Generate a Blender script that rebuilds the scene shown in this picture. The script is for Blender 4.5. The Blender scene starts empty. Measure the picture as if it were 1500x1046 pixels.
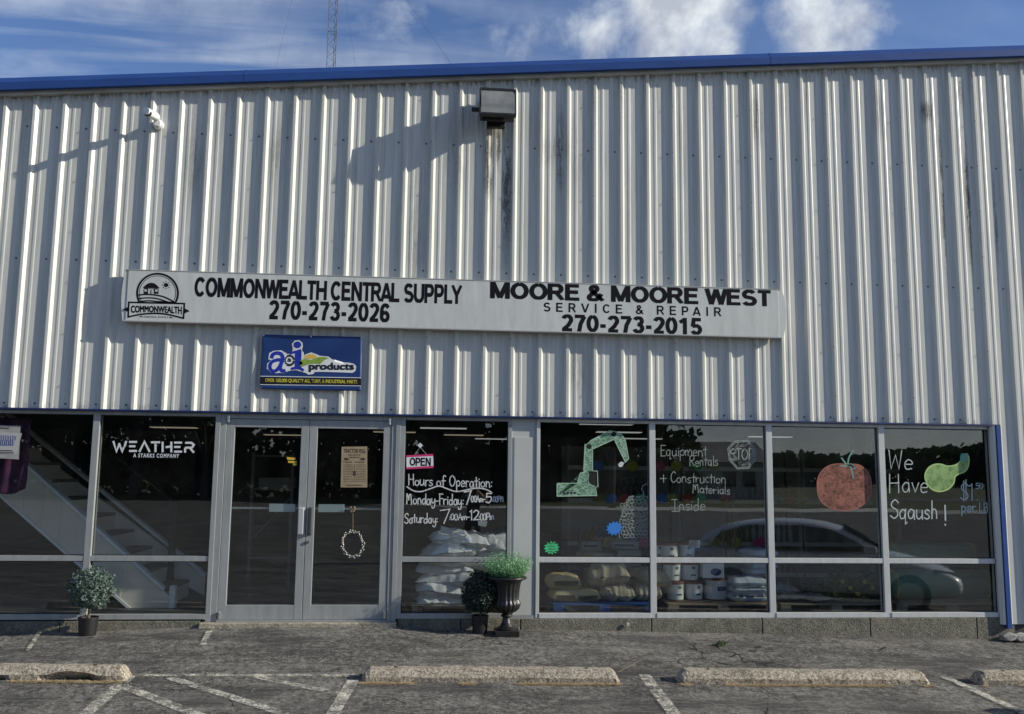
import bpy, math, random
from math import sin, cos, pi, radians, sqrt, atan2
from mathutils import Vector, Matrix, noise
random.seed(7)
S = bpy.context.scene
COL = S.collection

# ------------------------------------------------------------------ camera
F_PX, PIT, YAW, ROL = 1315.0, 0.128914, 0.089176, 0.011645
CAM = Vector((4.6598, -9.7015, 1.6))
Fv = Vector((sin(YAW)*cos(PIT), cos(YAW)*cos(PIT), sin(PIT)))
Rv = Vector((cos(YAW), -sin(YAW), 0)); Uv = Rv.cross(Fv)
IX = Rv*cos(ROL)+Uv*sin(ROL); IY = -Rv*sin(ROL)+Uv*cos(ROL)
cd = bpy.data.cameras.new('camera'); cam = bpy.data.objects.new('camera', cd); COL.objects.link(cam)
cd.sensor_width = 36; cd.lens = F_PX/1500*36; cd.clip_end = 2000; cd.clip_start = .05
M = Matrix((IX, IY, -Fv)).transposed().to_4x4(); M.translation = CAM; cam.matrix_world = M
S.camera = cam
# ------------------------------------------------------------------ light
CAR_LOC, CAR_ROT = (10.75, -4.15, -.36), radians(24)
SUN_DIR = Vector((1.0, -0.25, 0.455)).normalized()      # towards the sun
EL = math.asin(SUN_DIR.z); AZ = atan2(SUN_DIR.x, SUN_DIR.y)
world = bpy.data.worlds.new('World'); S.world = world; world.use_nodes = True
def build_world():
    nt = world.node_tree; nt.nodes.clear(); N = nt.nodes.new; L = nt.links.new
    out = N('ShaderNodeOutputWorld'); bg = N('ShaderNodeBackground'); bg.inputs['Strength'].default_value = 0.105
    sky = N('ShaderNodeTexSky'); sky.sky_type = 'NISHITA'; sky.sun_disc = False
    sky.sun_elevation = EL; sky.sun_rotation = AZ; sky.air_density = 1.0; sky.dust_density = .6; sky.ozone_density = 2.5
    tc = N('ShaderNodeTexCoord')
    def math_(op, a, b=None, c=None):
        n = N('ShaderNodeMath'); n.operation = op
        for k, v in enumerate((a, b, c)):
            if v is None: continue
            if isinstance(v, (int, float)): n.inputs[k].default_value = v
            else: L(v, n.inputs[k])
        return n.outputs[0]
    sep = N('ShaderNodeSeparateXYZ'); L(tc.outputs['Generated'], sep.inputs[0])
    zc = math_('MAXIMUM', sep.outputs[2], .06)
    u = math_('DIVIDE', sep.outputs[0], zc); v = math_('DIVIDE', sep.outputs[1], zc)
    com = N('ShaderNodeCombineXYZ'); L(u, com.inputs[0]); L(v, com.inputs[1])
    # cirrus: streaks
    mp = N('ShaderNodeMapping'); mp.inputs['Rotation'].default_value = (0, 0, radians(-62)); mp.inputs['Scale'].default_value = (.8, 3.2, 1)
    L(com.outputs[0], mp.inputs[0])
    n1 = N('ShaderNodeTexNoise'); n1.inputs['Scale'].default_value = 1.6; n1.inputs['Detail'].default_value = 9; n1.inputs['Distortion'].default_value = .9
    L(mp.outputs[0], n1.inputs['Vector'])
    r1 = N('ShaderNodeMapRange'); r1.inputs[1].default_value = .40; r1.inputs[2].default_value = .85; r1.inputs[4].default_value = .58
    L(n1.outputs[0], r1.inputs[0])
    # cirrus thins out towards the east
    ce = N('ShaderNodeMapRange'); ce.inputs[1].default_value = -.15; ce.inputs[2].default_value = .30; ce.inputs[3].default_value = 1; ce.inputs[4].default_value = .12
    L(sep.outputs[0], ce.inputs[0]); cir = math_('MULTIPLY', r1.outputs[0], ce.outputs[0])
    # cumulus: a general noise field, and two heaps
    n2 = N('ShaderNodeTexNoise'); n2.inputs['Scale'].default_value = 9; n2.inputs['Detail'].default_value = 9; n2.inputs['Roughness'].default_value = .58; n2.inputs['Distortion'].default_value = .25
    L(tc.outputs['Generated'], n2.inputs['Vector'])
    tot = None
    def dirpx(px, py):
        return (Fv+IX*((px-750)/F_PX)+IY*(-(py-523)/F_PX)).normalized()
    for px, py, rad, amp in ((985, 25, .10, .95), (885, 15, .085, .74), (765, 35, .10, .66), (1228, 12, .085, .88), (1040, 60, .05, .8), (575, 70, .09, .42)):
        d = dirpx(px, py)
        vm = N('ShaderNodeVectorMath'); vm.operation = 'DISTANCE'; L(tc.outputs['Generated'], vm.inputs[0]); vm.inputs[1].default_value = d
        mr = N('ShaderNodeMapRange'); mr.interpolation_type = 'SMOOTHSTEP'; mr.inputs[1].default_value = rad*1.25; mr.inputs[2].default_value = rad*.1; mr.inputs[3].default_value = 0; mr.inputs[4].default_value = amp
        L(vm.outputs['Value'], mr.inputs[0])
        tot = mr.outputs[0] if tot is None else math_('MAXIMUM', tot, mr.outputs[0])
    a = math_('MULTIPLY_ADD', n2.outputs[0], 2.2, -1.36); a = math_('ADD', a, tot)
    rr = N('ShaderNodeMapRange'); rr.interpolation_type = 'SMOOTHSTEP'; rr.inputs[1].default_value = .10; rr.inputs[2].default_value = .85; rr.inputs[4].default_value = .95
    L(a, rr.inputs[0])
    cov = math_('MAXIMUM', cir, rr.outputs[0])
    hz = N('ShaderNodeMapRange'); hz.interpolation_type = 'SMOOTHSTEP'; hz.inputs[1].default_value = .30; hz.inputs[2].default_value = .02; hz.inputs[3].default_value = 0; hz.inputs[4].default_value = .55; L(sep.outputs[2], hz.inputs[0]); cov = math_('MAXIMUM', cov, hz.outputs[0])
    # a slight tint of the upper sky
    mixc = N('ShaderNodeMix'); mixc.data_type = 'RGBA'
    L(cov, mixc.inputs['Factor']); 
    tint = N('ShaderNodeMix'); tint.data_type = 'RGBA'; tint.blend_type = 'MULTIPLY'; tint.inputs['Factor'].default_value = 1
    L(sky.outputs[0], tint.inputs['A']); tint.inputs['B'].default_value = SKY_TINT
    L(tint.outputs['Result'], mixc.inputs['A'])
    n4 = N('ShaderNodeTexNoise'); n4.inputs['Scale'].default_value = 14; n4.inputs['Detail'].default_value = 8; n4.inputs['Roughness'].default_value = .6; L(tc.outputs['Generated'], n4.inputs['Vector'])
    cr = N('ShaderNodeMix'); cr.data_type = 'RGBA'; m4 = N('ShaderNodeMapRange'); m4.inputs[1].default_value = .40; m4.inputs[2].default_value = .62; L(n4.outputs[0], m4.inputs[0]); L(m4.outputs[0], cr.inputs['Factor'])
    cr.inputs['A'].default_value = (3.6, 3.9, 4.5, 1); cr.inputs['B'].default_value = CLOUD; L(cr.outputs['Result'], mixc.inputs['B'])
    L(mixc.outputs['Result'], bg.inputs['Color']); L(bg.outputs[0], out.inputs[0])
SKY_TINT = (.68, .76, .96, 1); CLOUD = (6.3, 6.7, 6.9, 1)
build_world()
sd = bpy.data.lights.new('sun', 'SUN'); sd.energy = 4.4; sd.angle = radians(.5); sd.color = (1, .94, .80)
sun = bpy.data.objects.new('sun', sd); COL.objects.link(sun)
sun.rotation_euler = SUN_DIR.to_track_quat('Z', 'Y').to_euler(); sun.location = (20, -10, 15)
S.view_settings.view_transform = 'Standard'; S.view_settings.look = 'None'; S.view_settings.gamma = 1
S.view_settings.use_curve_mapping = False; S.view_settings.exposure = 0.42
S.cycles.max_bounces = 8; S.cycles.transparent_max_bounces = 24

# ------------------------------------------------------------------ projection helpers: a pixel seen at distance Y becomes a point
def ray(px, py): return Fv+IX*((px-750)/F_PX)+IY*(-(py-523)/F_PX)
def at(px, py, Y=0.0):
    D = ray(px, py); return CAM+D*((Y-CAM.y)/D.y)
def lerp(x, pts):
    if x <= pts[0][0]: return pts[0][1]
    for (a, b), (c, d) in zip(pts, pts[1:]):
        if x <= c:
            t = (x-a)/(c-a); return b+(d-b)*t
    return pts[-1][1]
GW = [(-4, -.06), (.4, -.045), (1.4, -.03), (2.4, .015), (3.3, .03), (4.2, .028), (4.8, -.03), (5.9, -.03), (7.4, -.064), (8.9, -.099), (10.46, -.142), (11.3, -.168), (16, -.26)]
def gz(x, y):
    """height of the asphalt"""
    if y > .12: return -.35
    w = lerp(x, GW); f = -.118-.0135*(min(max(x, -6), 16)-2.2)
    t = min(max(-y/1.85, 0), 1)
    z = w+(f-w)*t
    if y < -1.85: z -= .055*min(-y-1.85, 3.0)*.9
    return z
def gpt(px, py):
    z = -.15
    D = ray(px, py)
    for _ in range(8):
        p = CAM+D*((z-CAM.z)/D.z); z = gz(p.x, p.y)
    return Vector((p.x, p.y, z))

# ------------------------------------------------------------------ materials
MATS = {}
def mat(name, col, rough=.6, metal=0., var=.0, vscale=6., bump=.0, bscale=60., vcol=None, spec=.5, stretch=(1, 1, 1), trans=0., coat=0., emis=0., detail=6, dirt=None):
    if name in MATS: return MATS[name]
    m = bpy.data.materials.new(name); m.use_nodes = True; nt = m.node_tree; b = nt.nodes['Principled BSDF']
    N = nt.nodes.new; L = nt.links.new
    b.inputs['Base Color'].default_value = (*col, 1); b.inputs['Roughness'].default_value = rough; b.inputs['Metallic'].default_value = metal
    b.inputs['Specular IOR Level'].default_value = spec
    if coat: b.inputs['Coat Weight'].default_value = coat; b.inputs['Coat Roughness'].default_value = .05
    if emis: b.inputs['Emission Color'].default_value = (*col, 1); b.inputs['Emission Strength'].default_value = emis
    tc = N('ShaderNodeTexCoord'); mp = N('ShaderNodeMapping'); mp.inputs['Scale'].default_value = stretch
    gm = N('ShaderNodeNewGeometry'); L(gm.outputs['Position'], mp.inputs[0])
    if var or vcol:
        n = N('ShaderNodeTexNoise'); n.inputs['Scale'].default_value = vscale; n.inputs['Detail'].default_value = detail; n.inputs['Roughness'].default_value = .62
        L(mp.outputs[0], n.inputs['Vector'])
        mr = N('ShaderNodeMapRange'); mr.inputs[1].default_value = .32; mr.inputs[2].default_value = .68; L(n.outputs[0], mr.inputs[0])
        mx = N('ShaderNodeMix'); mx.data_type = 'RGBA'; L(mr.outputs[0], mx.inputs['Factor'])
        c2 = vcol if vcol else tuple(c*(1+var) for c in col); c1 = col if vcol else tuple(c*(1-var) for c in col)
        mx.inputs['A'].default_value = (*c1, 1); mx.inputs['B'].default_value = (*c2, 1)
        L(mx.outputs['Result'], b.inputs['Base Color'])
        rr = N('ShaderNodeMapRange'); rr.inputs[3].default_value = max(0, rough-.08); rr.inputs[4].default_value = min(1, rough+.1)
        L(n.outputs[0], rr.inputs[0]); L(rr.outputs[0], b.inputs['Roughness'])
    if bump:
        n3 = N('ShaderNodeTexNoise'); n3.inputs['Scale'].default_value = bscale; n3.inputs['Detail'].default_value = 5
        L(mp.outputs[0], n3.inputs['Vector'])
        bp = N('ShaderNodeBump'); bp.inputs['Strength'].default_value = 1; bp.inputs['Distance'].default_value = bump
        L(n3.outputs[0], bp.inputs['Height']); L(bp.outputs[0], b.inputs['Normal'])
    MATS[name] = m; return m

class G:
    """small node-graph helper"""
    def __init__(s, name):
        s.m = bpy.data.materials.new(name); s.m.use_nodes = True; s.nt = s.m.node_tree; s.b = s.nt.nodes['Principled BSDF']
        s.out = s.nt.nodes['Material Output']; s.pos = s.N('ShaderNodeNewGeometry').outputs['Position']; MATS[name] = s.m
    def N(s, t): return s.nt.nodes.new(t)
    def L(s, a, b): s.nt.links.new(a, b)
    def mapping(s, scale, rot=(0, 0, 0), loc=(0, 0, 0)):
        n = s.N('ShaderNodeMapping'); n.inputs['Scale'].default_value = scale; n.inputs['Rotation'].default_value = rot; n.inputs['Location'].default_value = loc; s.L(s.pos, n.inputs[0]); return n.outputs[0]
    def noise(s, scale, detail=5, rough=.6, vec=None, dist=0):
        n = s.N('ShaderNodeTexNoise'); n.inputs['Scale'].default_value = scale; n.inputs['Detail'].default_value = detail; n.inputs['Roughness'].default_value = rough; n.inputs['Distortion'].default_value = dist
        s.L(vec if vec else s.pos, n.inputs['Vector']); return n.outputs[0]
    def vor(s, scale, feature='F1', vec=None, rand=1, out=0):
        n = s.N('ShaderNodeTexVoronoi'); n.feature = feature; n.inputs['Scale'].default_value = scale; n.inputs['Randomness'].default_value = rand
        s.L(vec if vec else s.pos, n.inputs['Vector']); return n.outputs[out]
    def rng(s, v, a, b, c=0., d=1., smooth=False):
        n = s.N('ShaderNodeMapRange'); n.inputs[1].default_value = a; n.inputs[2].default_value = b; n.inputs[3].default_value = c; n.inputs[4].default_value = d
        if smooth: n.interpolation_type = 'SMOOTHSTEP'
        s.L(v, n.inputs[0]); return n.outputs[0]
    def math(s, op, a, b=None):
        n = s.N('ShaderNodeMath'); n.operation = op
        for k, v in enumerate((a, b)):
            if v is None: continue
            if isinstance(v, (int, float)): n.inputs[k].default_value = v
            else: s.L(v, n.inputs[k])
        return n.outputs[0]
    def mix(s, f, a, b, blend='MIX'):
        n = s.N('ShaderNodeMix'); n.data_type = 'RGBA'; n.blend_type = blend
        if isinstance(f, (int, float)): n.inputs['Factor'].default_value = f
        else: s.L(f, n.inputs['Factor'])
        for k, v in (('A', a), ('B', b)):
            if isinstance(v, tuple): n.inputs[k].default_value = (*v, 1)
            else: s.L(v, n.inputs[k])
        return n.outputs['Result']
    def xyz(s):
        n = s.N('ShaderNodeSeparateXYZ'); s.L(s.pos, n.inputs[0]); return n.outputs
    def bump(s, h, dist, strength=1):
        n = s.N('ShaderNodeBump'); n.inputs['Distance'].default_value = dist; n.inputs['Strength'].default_value = strength; s.L(h, n.inputs['Height']); s.L(n.outputs[0], s.b.inputs['Normal'])
    def alpha(s, f):
        """f = 1 keeps the surface, 0 lets what is behind show"""
        t = s.N('ShaderNodeBsdfTransparent'); mx = s.N('ShaderNodeMixShader'); s.L(f, mx.inputs[0]); s.L(t.outputs[0], mx.inputs[1]); s.L(s.b.outputs[0], mx.inputs[2]); s.L(mx.outputs[0], s.out.inputs[0])

def m_siding():
    g = G('siding_paint'); x, y, z = g.xyz()
    st = g.noise(3.0, 6, .6, g.mapping((7, 7, .35)))            # vertical run marks
    fine = g.noise(14, 5, .7, g.mapping((3, 3, 1)))
    c = g.mix(g.rng(st, .35, .7), (.60, .605, .555), (.495, .50, .455))
    c = g.mix(g.rng(g.noise(.35, 4), .4, .65, 0, .35), c, (.50, .51, .52))
    # mildew streaks with a shape of their own
    def spot(cx, cz, sx, sz, amt):
        dx = g.math('DIVIDE', g.math('SUBTRACT', x, cx), sx); dz = g.math('DIVIDE', g.math('SUBTRACT', z, cz), sz)
        r = g.math('SQRT', g.math('ADD', g.math('MULTIPLY', dx, dx), g.math('MULTIPLY', dz, dz)))
        return g.rng(r, 1, .15, 0, amt, True)
    tot = None
    for sp in SPOTS:
        q = spot(*sp); tot = q if tot is None else g.math('MAXIMUM', tot, q)
    grit = g.rng(g.noise(5, 8, .8, g.mapping((5, 5, .8))), .40, .54)
    grit = g.math('MULTIPLY', grit, g.rng(g.noise(60, 3, .8), .34, .52, .35, 1))
    dm = g.math('MULTIPLY', g.math('MULTIPLY', tot, 1.35), g.math('ADD', g.math('MULTIPLY', grit, .95), .07))
    # grime under the rake trim and along the bottom edge
    dt = g.math('SUBTRACT', g.math('ADD', g.math('MULTIPLY', x, .0886), 5.545), z)
    top = g.math('MULTIPLY', g.rng(dt, .10, .0), g.rng(g.noise(9, 6, .8, g.mapping((4, 4, .7))), .44, .6))
    bot = g.math('MULTIPLY', g.math('MULTIPLY', g.rng(z, 2.30, 2.2), g.rng(x, 10.98, 10.96)), g.rng(g.noise(8, 6, .8, g.mapping((2.2, 2, 1))), .50, .62, 0, .75))
    run = g.math('MULTIPLY', g.rng(dt, 2.4, .1, 0, 1), g.rng(g.noise(2.2, 7, .75, g.mapping((5, 5, .22))), .50, .66, 0, .55)); run = g.math('MULTIPLY', run, g.rng(g.noise(30, 5, .8, g.mapping((3, 3, 1))), .38, .58, .25, 1))
    allsp = g.rng(g.noise(11, 8, .85, g.mapping((3, 3, 1))), .66, .72, 0, .55)  # random fly spots
    dm = g.math('MAXIMUM', dm, run); dm = g.math('MAXIMUM', g.math('MAXIMUM', dm, top), g.math('MAXIMUM', bot, allsp))
    c = g.mix(dm, c, (.095, .09, .07))
    g.L(c, g.b.inputs['Base Color']); g.L(g.rng(st, .3, .7, .34, .5), g.b.inputs['Roughness'])
    g.bump(g.math('ADD', g.noise(1.0, 3, .5, g.mapping((9, 3, 1.1))), g.math('MULTIPLY', g.noise(1.6, 2, .5, g.mapping((1.3, 1, 2))), 1.2)), .0038)
    return g.m
def _sp(px0, py0, px1, py1, amt):
    a = at(px0, py0); b = at(px1, py1); return ((a.x+b.x)/2, (a.z+b.z)/2, abs(b.x-a.x)/2, abs(a.z-b.z)/2, amt)
SPOTS = [_sp(1366, 100, 1392, 480, .95), _sp(1404, 170, 1430, 440, .95), _sp(1340, 140, 1370, 190, .8), _sp(1448, 230, 1466, 420, .7),
         _sp(706, 150, 726, 330, .9), _sp(732, 150, 752, 420, 1.0), _sp(724, 160, 735, 260, .8), _sp(812, 120, 828, 330, .7), _sp(795, 140, 880, 330, .2),
         _sp(1090, 120, 1125, 230, .5), _sp(1395, 100, 1415, 180, .5), _sp(270, 150, 300, 330, .35), _sp(820, 480, 870, 600, .3), _sp(390, 160, 420, 300, .35), _sp(640, 120, 700, 330, .28), _sp(1270, 120, 1300, 220, .4), _sp(770, 180, 860, 260, .35), _sp(595, 150, 625, 560, .25)]

def m_glass():
    g = G('window_glass'); g.nt.nodes.remove(g.b)
    geo = g.N('ShaderNodeNewGeometry'); dt = g.N('ShaderNodeVectorMath'); dt.operation = 'DOT_PRODUCT'; g.L(geo.outputs['Incoming'], dt.inputs[0]); g.L(geo.outputs['Normal'], dt.inputs[1])
    c = g.math('ABSOLUTE', dt.outputs['Value']); f = g.math('POWER', g.math('SUBTRACT', 1.0, c), 5.0); f = g.math('ADD', g.math('MULTIPLY', f, .92), .078)
    t = g.N('ShaderNodeBsdfTransparent'); t.inputs[0].default_value = (.93, .95, .94, 1)
    gl = g.N('ShaderNodeBsdfGlossy'); gl.inputs['Roughness'].default_value = .0; gl.inputs['Color'].default_value = (1, 1, 1, 1)
    bp = g.N('ShaderNodeBump'); bp.inputs['Distance'].default_value = .0007; g.L(g.noise(1.3, 1, .4), bp.inputs['Height']); g.L(bp.outputs[0], gl.inputs['Normal'])
    mx = g.N('ShaderNodeMixShader'); g.L(f, mx.inputs[0]); g.L(t.outputs[0], mx.inputs[1]); g.L(gl.outputs[0], mx.inputs[2])
    # thin film of dust
    d = g.N('ShaderNodeBsdfDiffuse'); d.inputs['Color'].default_value = (.5, .5, .47, 1)
    m2 = g.N('ShaderNodeMixShader'); g.L(g.rng(g.noise(2.5, 7, .7, g.mapping((1, 1, 1))), .35, .8, .001, .012), m2.inputs[0]); g.L(mx.outputs[0], m2.inputs[1]); g.L(d.outputs[0], m2.inputs[2])
    g.L(m2.outputs[0], g.out.inputs[0]); return g.m

def CELL(g, c, scale, lo, hi):
    n = g.N('ShaderNodeTexVoronoi'); n.inputs['Scale'].default_value = scale; g.L(g.pos, n.inputs['Vector']); s = g.N('ShaderNodeSeparateColor'); g.L(n.outputs['Color'], s.inputs[0])
    v = g.rng(s.outputs[0], 0, 1, lo, hi); cc = g.N('ShaderNodeCombineXYZ'); [g.L(v, cc.inputs[k]) for k in range(3)]; return g.mix(1.0, c, cc.outputs[0], 'MULTIPLY')
def m_asphalt():
    g = G('asphalt')
    big = g.noise(.55, 5, .6); med = g.noise(3.2, 6, .65, g.mapping((1, 1.8, 1))); fine = g.noise(75, 4, .75); agg = g.vor(130)
    c = g.mix(g.rng(med, .34, .66), (.034, .034, .034), (.130, .124, .114))
    c = g.mix(g.rng(big, .45, .64, 0, .7), c, (.17, .162, .145))
    c = g.mix(g.rng(fine, .50, .66, 0, .8), c, (.33, .31, .27))
    c = g.mix(g.rng(agg, .0, .22, .55, 0), c, (.30, .28, .25))
    sp = g.noise(15, 8, .9, g.mapping((1, .55, 1))); c = g.mix(g.rng(sp, .51, .58, 0, .7), c, (.26, .25, .22)); c = g.mix(g.rng(sp, .485, .42, 0, .85), c, (.012, .012, .012)); c = CELL(g, c, 40, .38, 1.5); lp = g.noise(.75, 5, .7, g.mapping((.8, 1.6, 1), loc=(11, 2, 0))); c = g.mix(g.math('MULTIPLY', g.rng(lp, .50, .66, 0, .7), g.rng(g.noise(22, 6, .85), .42, .58)), c, (.34, .32, .28))
    # oil and tyre darkening
    c = g.mix(g.rng(g.noise(.9, 6, .7, g.mapping((1, 2.2, 1), loc=(3, 7, 0))), .47, .62, 0, .8), c, (.035, .035, .036))
    # scrape marks along the front of the shop
    sc = g.noise(5, 7, .75, g.mapping((.5, 5, 1), rot=(0, 0, .12)))
    c = g.mix(g.rng(sc, .52, .70, 0, .65), c, (.30, .28, .245))
    # cracks
    wob = g.N('ShaderNodeVectorMath'); wob.operation = 'ADD'; nn = g.N('ShaderNodeTexNoise'); nn.inputs['Scale'].default_value = 2.2; nn.inputs['Detail'].default_value = 6; g.L(g.pos, nn.inputs['Vector'])
    sc2 = g.N('ShaderNodeVectorMath'); sc2.operation = 'SCALE'; sc2.inputs['Scale'].default_value = .5; g.L(nn.outputs['Color'], sc2.inputs[0]); g.L(g.pos, wob.inputs[0]); g.L(sc2.outputs[0], wob.inputs[1])
    cr = g.vor(.62, 'DISTANCE_TO_EDGE', wob.outputs[0]); crm = g.math('MULTIPLY', g.rng(cr, .0055, .002), g.rng(g.noise(.8, 3), .52, .57))
    c = g.mix(crm, c, (.012, .012, .012))
    g.L(c, g.b.inputs['Base Color']); g.b.inputs['Roughness'].default_value = .85
    h = g.math('ADD', g.math('MULTIPLY', fine, .6), g.math('MULTIPLY', agg, -.6)); h = g.math('ADD', h, g.math('MULTIPLY', med, 1.6)); h = g.math('SUBTRACT', h, g.math('MULTIPLY', crm, 2.5))
    g.bump(h, .016); return g.m

def m_paint():
    g = G('worn_road_paint')
    n = g.math('MULTIPLY', g.rng(g.noise(9, 8, .8), .42, .58), g.rng(g.noise(45, 5, .85), .38, .56))
    g.L(g.mix(g.rng(g.noise(5), .3, .7), (.74, .71, .60), (.58, .55, .46)), g.b.inputs['Base Color']); g.b.inputs['Roughness'].default_value = .8
    g.alpha(n); return g.m
def m_chalk(name, col, cover, dark=None, scale=55, lo=.40, hi=.56, stretch=(1, 1, 1), rot=(0, 0, 0)):
    g = G(name); n = g.noise(scale, 4, .7, g.mapping(stretch, rot=rot)); g.b.inputs['Roughness'].default_value = .9
    g.b.inputs['Base Color'].default_value = (*col, 1)
    if dark: g.L(g.mix(g.rng(g.noise(scale*.5, 6, .8), .45, .6), col, dark), g.b.inputs['Base Color'])
    g.alpha(g.rng(n, lo, hi, cover, 1)); return g.m
def m_concrete(name, c0, c1, stain=(.08, .078, .06), expo=.35, bd=.012):
    g = G(name)
    c = g.mix(g.rng(g.noise(4, 6, .65), .35, .65), c0, c1)
    c = g.mix(g.rng(g.noise(7, 8, .75, g.mapping((1, 1, .6))), .50, .68, 0, .8), c, stain)
    ag = g.vor(70); c = g.mix(g.rng(ag, .05, .35, expo, 0), c, tuple(min(.7, v*1.7) for v in c0))
    c = g.mix(g.rng(g.noise(90, 4, .8), .50, .70, 0, .6), c, tuple(v*.35 for v in c0))
    c = CELL(g, c, 66, .45, 1.6) if bd < .01 else CELL(g, c, 66, .75, 1.25); q2 = g.noise(32, 7, .9); c = g.mix(g.rng(q2, .52, .66, 0, .7), c, tuple(min(.75, v*1.6) for v in c0)); c = g.mix(g.rng(q2, .47, .35, 0, .85), c, tuple(v*.22 for v in c0))
    g.L(c, g.b.inputs['Base Color']); g.b.inputs['Roughness'].default_value = .9
    g.bump(g.math('ADD', g.noise(45, 6, .75), g.math('MULTIPLY', ag, -.5)), bd); return g.m
def m_leaf(name, c0, c1, rough=.5):
    g = G(name)
    oi = g.N('ShaderNodeObjectInfo'); c = g.mix(g.rng(g.noise(38, 2), .35, .65), c0, c1)
    g.L(c, g.b.inputs['Base Color']); g.b.inputs['Roughness'].default_value = rough
    tr = g.N('ShaderNodeBsdfTranslucent'); g.L(c, tr.inputs[0]); mx = g.N('ShaderNodeMixShader'); mx.inputs[0].default_value = .25
    g.L(g.b.outputs[0], mx.inputs[1]); g.L(tr.outputs[0], mx.inputs[2]); g.L(mx.outputs[0], g.out.inputs[0]); return g.m

# ------------------------------------------------------------------ objects
def tag(o, label=None, cat=None, group=None, kind=None):
    if label: o['label'] = label
    if cat: o['category'] = cat
    if group: o['group'] = group
    if kind: o['kind'] = kind
    return o
def thing(name, label, cat, loc=(0, 0, 0), rotz=0, group=None, kind=None):
    o = bpy.data.objects.new(name, None); COL.objects.link(o); o.location = loc; o.rotation_euler = (0, 0, rotz); o.empty_display_size = .1
    return tag(o, label, cat, group, kind)
def origin(p):
    v = Vector((0, 0, 0))
    while p is not None: v += Vector(p.location); p = p.parent
    return v
def link(name, verts, faces, m, parent=None, smooth=False, bevel=0., local=False, angle=35, subd=0, center=True):
    """mesh object; verts in world coordinates, or in the parent's own when local"""
    vs = [Vector(v) for v in verts]
    off = Vector((0, 0, 0)) if local or parent is None else origin(parent)
    c = Vector((0, 0, 0))
    if center and vs:
        c = (Vector((min(v.x for v in vs), min(v.y for v in vs), min(v.z for v in vs)))+Vector((max(v.x for v in vs), max(v.y for v in vs), max(v.z for v in vs))))/2
    me = bpy.data.meshes.new(name); me.from_pydata([tuple(v-c) for v in vs], [], faces)
    ms = m if isinstance(m, (list, tuple)) else [m]
    for q in ms: me.materials.append(q)
    if smooth: me.shade_smooth()
    me.update()
    o = bpy.data.objects.new(name, me); COL.objects.link(o); o.location = c-off
    if parent is not None: o.parent = parent
    if bevel:
        b = o.modifiers.new('bevel', 'BEVEL'); b.width = bevel; b.segments = 2; b.limit_method = 'ANGLE'; b.angle_limit = radians(40)
    if subd:
        q = o.modifiers.new('subd', 'SUBSURF'); q.levels = subd; q.render_levels = subd
    return o
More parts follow.
